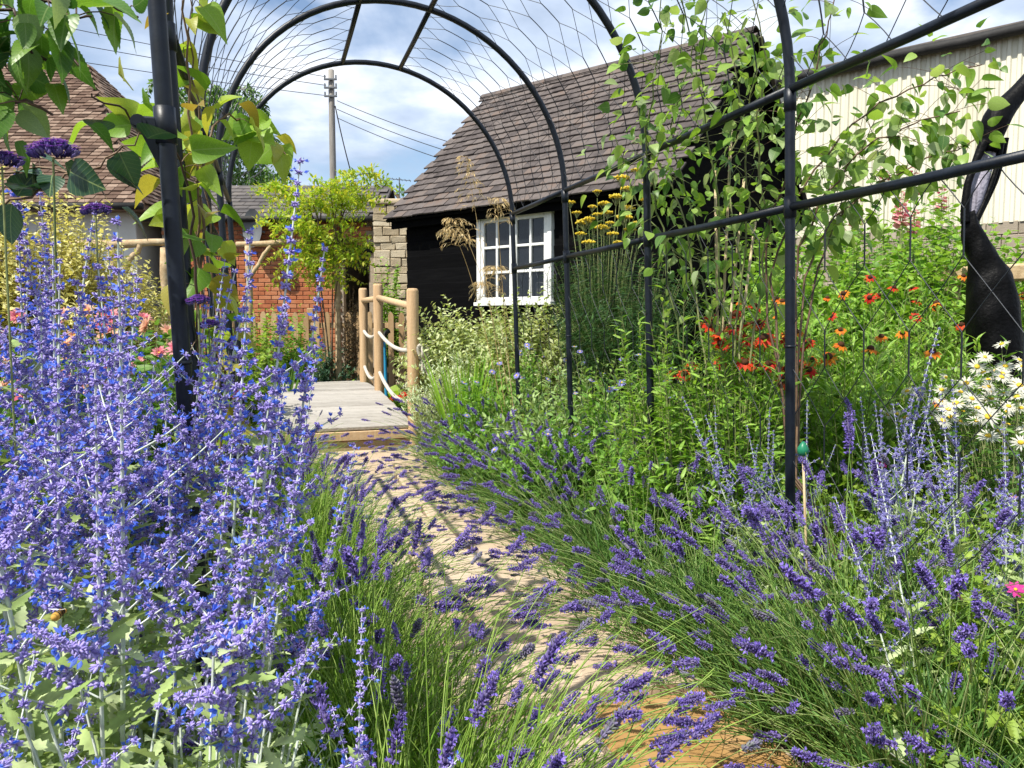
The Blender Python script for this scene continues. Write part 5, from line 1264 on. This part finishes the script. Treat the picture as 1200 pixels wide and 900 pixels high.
# verbena
g0 = Geo(); n_ = 130; q = np.sqrt(rng.random(n_)); a = rng.uniform(0, 6.28, n_); e_ = np.stack([np.cos(a) * q * .030, np.sin(a) * q * .030, .013 * (1 - q * q) + rng.uniform(0, .003, n_)], -1)
for k in range(4): g0.inst(SMALL, frames(np.stack([np.cos(a + k * 1.57), np.sin(a + k * 1.57), np.full(n_, .15)], -1)), e_, rng.uniform(.0035, .0055, n_), 0)
g0.inst(CAL3, frames(e_ + np.array([0, 0, .02])), e_ * np.array([.8, .8, 1]) - np.array([0, 0, .010]), .010, 1); VERB = g0.mesh('flower_head', [M['verbena'], M['lavcalyx']])
for px, py, z, s in ((62, 176, 1.15, 1.15), (2, 188, 1.2, 1.0), (112, 246, 1.4, .85), (232, 352, 1.5, .75), (245, 380, 1.55, .7)):
    tpz = P(px, py, z); b0 = up(tpz, 0) + np.array([rng.normal(0, .05), .05, 0]); t_ = thing('verbena', 'tall wiry verbena topped with a flat purple flower head', 'verbena', b0, 'verbenas above the sage')
    e_ = tpz - b0; g = Geo(); pth = bez((0, 0, 0), (e_[0] * .8, e_[1], e_[2] * .5), e_ - np.array([0, 0, .01]), 9); tubes(g, pth, np.linspace(.0026, .0018, 9)[None], 4); part('stem', g, M['greentwig'], t_)
    place('flower_head', VERB, t_, e_, frames(np.array([[0.1, 1, .2]]))[0] @ np.eye(3), s)

# ------------------------------------------------------------------ plants on the far side of the sage, and round the bridge
for px, z, k in ((40, 3.0, 0), (110, 3.3, 1), (165, 3.1, 0), (20, 3.8, 1), (140, 4.2, 0), (190, 3.8, 1)):
    bush('dahlia_clump', 'dahlia clump with pink and peach flowers seen through the sage', 'dahlia', Gp(px, z), .38, 1.28, 42, 12, LEAF, (.06, .11), 'mid', group='dahlias behind the sage', flowers=(DAH, 'flower_head', 8, (.8, 1.2), (.2, -1, 0)), flat=.2, hmin=.7)
for px, z, rad, h in ((20, 6.0, .75, 2.5), (85, 6.3, .7, 2.45), (145, 6.6, .55, 2.0), (-40, 6.0, .7, 2.5)):
    bush('golden_shrub', 'cream yellow shrub standing before the cottage wall', 'shrub', Gp(px, z), rad, h, 220, 46, SMALL, (.06, .10), 'creamshrub', 'twig', group='cream shrubs before the cottage', out=.75, flat=.45)
for px, z, rad, h, m_ in ((190, 5.2, .5, 1.25, 'mid'), (235, 6.0, .5, 1.3, 'fresh'), (275, 7.2, .5, 1.2, 'lime'), (100, 5.0, .6, 1.2, 'mid'), (30, 4.8, .6, 1.1, 'deep'), (300, 9.6, .5, 1.6, 'lime'), (345, 10.0, .4, 1.5, 'fresh'), (215, 8.6, .7, 1.5, 'mid'), (140, 9.5, .8, 1.5, 'deep')):
    bush('border_shrub', {'mid': 'mid green shrub in the bed between sage and cottage', 'fresh': 'fresh green shrub in the bed near the rustic pergola', 'lime': 'lime green shrub below the rustic pergola', 'deep': 'dark green shrub in the bed between sage and cottage'}[m_], 'shrub', Gp(px, z), rad, h, 70, 20, LEAF, (.05, .10), m_, group='shrubs toward the cottage')
bush('euphorbia', 'dense dark blue green euphorbia mound before the picket fence', 'euphorbia', Gp(335, 10.4), .52, .98, 80, 34, LEAFN, (.06, .10), 'bluegreen', upb=.3, out=.65, flat=.5)
bush('euphorbia', 'second blue green euphorbia mound close to the bridge', 'euphorbia', Gp(382, 10.9), .5, 1.05, 80, 34, LEAFN, (.06, .10), 'bluegreen', upb=.3, out=.65, flat=.5)
def hosta(label, pos, n_, L):
    t_ = thing('hosta', label, 'hosta', pos); m_ = Geo(); tm = leaf_t(.62, 7, .14, .35, peak=.45, wave=.03); m_.add(tm[0], tm[1], tm[2]); me = m_.mesh('leaf', M['lime'])
    a = np.arange(n_) * 2.4; el = np.linspace(.2, 1.2, n_)
    for k in range(n_):
        d = np.array([math.cos(a[k]) * math.cos(el[k]), math.sin(a[k]) * math.cos(el[k]), math.sin(el[k])]); place('leaf', me, t_, d * L * .25, frames(d[None], rng.normal(0, .2))[0], float(L * rng.uniform(.75, 1.1)))
for px, z, lb in ((378, 9.2, 'lime green hosta beside the bridge deck edge'), (400, 10.2, 'bright hosta in front of the blue green euphorbia'), (440, 9.6, 'bright hosta seen between the bridge posts'), (362, 9.8, 'wide hosta between the euphorbia mounds and deck')): hosta(lb, Gp(px, z), 34, .42)
bush('begonia', 'low plant with orange red blooms behind the bridge railing', 'begonia', Gp(468, 8.7), .32, .42, 40, 12, LEAFW, (.06, .10), 'fresh', flowers=(BEG, 'flower_head', 16, (1.2, 1.8), (-.2, -.8, 0)))
bush('begonia', 'single low plant with orange blooms by the bridge post foot', 'begonia', Gp(462, 7.9), .16, .26, 20, 8, LEAFW, (.05, .08), 'fresh', flowers=(BEG, 'flower_head', 3, (1.1, 1.5), (-.2, -.8, 0)))
# golden climber on the pergola
gl = Geo(); pb = up(P(384, 300, 10.7), 0)
t_ = thing('golden_wisteria', 'airy golden green climber spilling over the rustic pole pergola', 'climber', pb)
ends = [(322, 215), (345, 235), (370, 245), (350, 275), (378, 290), (400, 262), (430, 215), (440, 205), (415, 235), (425, 290), (410, 305), (360, 310), (335, 300), (390, 220), (320, 268), (330, 250), (445, 235), (300, 225), (380, 320), (340, 330)]
routes = []
for tx, ty in ends:
    e_ = P(tx, ty, 10.6 + rng.normal(0, .25)) - pb; m_ = np.array([e_[0] * .2, e_[1] * .3, max(2.2, e_[2] + .2)])
    k_ = len(routes); b0 = np.array([rng.normal(0, .04), rng.normal(0, .04), 0]) if k_ % 5 == 0 else np.array([e_[0] * .25 + rng.normal(0, .08), rng.normal(0, .06), 2.25])
    routes.append(bez(b0, m_, e_, 20)[0])
routes = np.array(routes); g = Geo(); tubes(g, routes, np.linspace(.013, .003, 20)[None], 5); part('stems', g, M['bark'], t_, stuff=True)
g = Geo(); tt = .5 + .5 * rng.random((len(routes), 20)); p, tg = along(routes, tt); p = p.reshape(-1, 3); n_ = len(p); d = rdir(n_, -.6, .5); fr = bez(p, p + d * .2 + np.array([0, 0, .03]), p + d * .38 - np.array([0, 0, .09]), 6)
tubes(g, fr, .0015, 3); leaves_on(g, fr, 15, SMALL, (.055, .085), .15, 1, .8, 0, .6, 0, 0); part('foliage', g, leafmat('goldleaf', [(.18, .32, .02), (.30, .44, .03), (.44, .54, .06), (.52, .46, .05)], trans=.4), t_, stuff=True)
t_ = bush('ivy', 'green ivy hanging down beside the rubble stone wall', 'ivy', Gp(458, 12.4), .28, 2.35, 60, 26, LEAF, (.06, .11), 'fresh', 'twig', flat=.1, hmin=.35)
bush('dried_flowers', 'dry brown seed stalks standing by the bridge post', 'dried stalks', Gp(412, 11.0), .22, 1.75, 34, 30, CAL3, (.025, .045), 'brownseed', 'brownseed', flat=.1, out=.7)
# blue lance and pebbles
b0 = Gp(452, 9.0); g = Geo(); tubes(g, bez((0, 0, 0), (.0, .02, .5), (-.02, 0, 1.0), 9), np.linspace(.020, .020, 9)[None], 8, cap=True); h_ = part('hose_lance', g, M['bluehose'], None, loc=b0)
tag(h_, 'bright blue watering lance standing behind the bridge railing', 'watering lance'); g = Geo(); tubes(g, bez((-.02, 0, .98), (-.02, 0, 1.08), (.05, 0, 1.10), 7), .026, 8, cap=True); part('nozzle', g, M['gutter'], h_)
for px, z, s in ((486, 7.0, .07), (494, 6.8, .055), (482, 6.6, .05), (497, 7.3, .08), (476, 6.7, .04), (490, 6.5, .045)):
    g = Geo(); tm = ball_t(9, 6, .6); v = tm[0] * (1 + .12 * np.sin(tm[0] @ rng.normal(0, 2.5, (3, 3))).sum(1)[:, None]); g.add(v * s, None, tm[2])
    tag(part('stone', g, M['pebble'], None, loc=Gp(px, z) + np.array([0, 0, s * .4])), 'smooth grey stone lying beside the bridge post', 'stone', 'stones by the bridge')
# green topped cane, bee
c = P(941, 530, 2.35); b0 = up(c, 0) + np.array([.05, 0, 0]); t_ = thing('plant_support', 'thin cane with a green plastic cap standing in the lavender', 'cane', b0)
g = Geo(); tubes(g, np.array([(0, 0, 0), c - b0]), .004, 6, cap=True); part('cane', g, M['cane'], t_)
g = Geo(); e_ = c - b0; tubes(g, np.array([e_ - UP * .012, e_ - UP * .004, e_ + UP * .012, e_ + UP * .028, e_ + UP * .034]), np.array([[.006, .017, .018, .008, .002]]), 10, ref=(0, 1, 0), cap=True); part('cap', g, M['greenplastic'], t_)
bp_ = P(66, 722, .60); g = Geo(); tm = ball_t(10, 8, 1.0)
for q, s in (((0, 0, 0), (.0035, .0055, .0035)), ((0, .007, .001), (.003, .003, .003)), ((0, .011, 0), (.002, .002, .002))): put(g, tm, q, I3, s)
bee = part('bee', g, M['beebody'], None, loc=bp_); tag(bee, 'small honey bee feeding on the violet sage flowers', 'bee')
for s in (1, -1):
    g = Geo(); g.inst(leaf_t(.4, 3, 0, 0), frames(np.array([[s * .8, -.6, .3]])), np.array([[0, .006, .003]]), .009); part('wing', g, M['whitepaint'], bee)

# ------------------------------------------------------------------ trees
def tree(name, label, pos, h, crown_r, crown_z, nlimb, ntwig, per, tm, size, mat, bark, weep=0.0, rad=.14):
    t_ = thing(name, label, 'tree', pos)
    g = Geo(); tr = bez((0, 0, 0), (rng.normal(0, .1), rng.normal(0, .1), h * .5), (rng.normal(0, .15), rng.normal(0, .15), h * .97), 14); tubes(g, tr, np.linspace(rad, rad * .12, 14)[None], 9)
    t = np.linspace(.3, .97, nlimb)[None]; p, _ = along(tr, t); p = p[0]; a = np.arange(nlimb) * 2.4 + rng.normal(0, .3, nlimb); l = crown_r * rng.uniform(.6, 1.1, nlimb) * (1 - .55 * (t[0] - .3))
    e_ = p + np.stack([np.cos(a) * l, np.sin(a) * l, l * rng.uniform(.2, .8, nlimb)], -1); li = bez(p, (p + e_) / 2 + np.array([0, 0, .2]), e_, 9); tubes(g, li, np.linspace(rad * .3, rad * .06, 9)[None], 5); part('trunk', g, M[bark], t_)
    g = Geo(); tt = .25 + .75 * rng.random((nlimb, ntwig)); q, tg = along(li, tt); q = q.reshape(-1, 3); n_ = len(q); d = rdir(n_, -.3, .8); L = crown_r * .35 * rng.uniform(.4, 1.1, (n_, 1))
    tw_ = bez(q, q + d * L * .7, q + d * L * .9 - np.array([0, 0, 1.0]) * L * weep * rng.uniform(.6, 1.8, (n_, 1)), 7); tubes(g, tw_, .006, 3, 1)
    leaves_on(g, tw_, per, tm, size, .15, 1, .8, 0, .8, -.3 * weep, 0); part('crown', g, [M[mat], M[bark]], t_, stuff=True)
bx_ = P(262, 100, 21.0); tree('birch_tree', 'slender weeping birch standing behind the brick outbuilding', up(bx_, 0), 7.6, 2.2, 4, 26, 18, 30, SMALL, (.10, .15), 'mid', 'birchbark', 1.5)
bx_ = P(238, 250, 19.0); tree('garden_tree', 'small golden green tree behind the low slate roof', up(bx_, 0), 4.3, 1.5, 3, 16, 12, 22, SMALL, (.09, .14), 'lime', 'bark', .2)
bx_ = P(478, 225, 19.0); tree('garden_tree', 'small tree top showing above the rubble stone wall', up(bx_, 0), 4.4, .9, 3, 10, 8, 16, SMALL, (.09, .13), 'lime', 'bark', .1)
# ------------------------------------------------------------------ ground cover in the beds
g = Geo(); n_ = 9000; yy = rng.uniform(1.0, 9.0, n_) ; xx = rng.uniform(-.9, .95, n_) * (yy * .75 + .6)
rel = np.stack([xx, yy], -1) - C1; wv = rel @ N2; keep = (np.abs(wv) > .66); xx, yy = xx[keep], yy[keep]; n_ = len(xx)
d = rdir(n_, .3, 1.0); g.inst(LEAF, frames(d, rng.normal(0, .8, n_)), np.stack([xx, yy, rng.uniform(-.01, .10, n_)], -1), rng.uniform(.05, .13, n_)); cov = part('ground_cover', g, M['mid'], None, stuff=True)
cov['label'] = 'low green leaves covering the soil of the beds'

g = Geo(); n_ = 2200; tt = rng.uniform(-2.0, 4.6, n_); ww = np.clip(rng.normal(0, .42, n_), -.6, .6)
pp = np.array([XP(a, b_, .060 if a > -.18 else .027) for a, b_ in zip(tt, ww)]); d = rdir(n_, -.05, .15)
k = rng.random(n_) < .88
g.inst(CAL3, frames(d[k]), pp[k], np.stack([rng.uniform(.004, .008, k.sum())] * 3, -1), 0); g.inst(BLADE, frames(d[~k], rng.normal(0, .3, (~k).sum())), pp[~k], rng.uniform(.015, .05, (~k).sum()), 1)
o = part('fallen_petals', g, [M['lavcalyx'], M['brownseed']], None, stuff=True); o['label'] = 'dropped lavender florets and dry bits littering the paving'
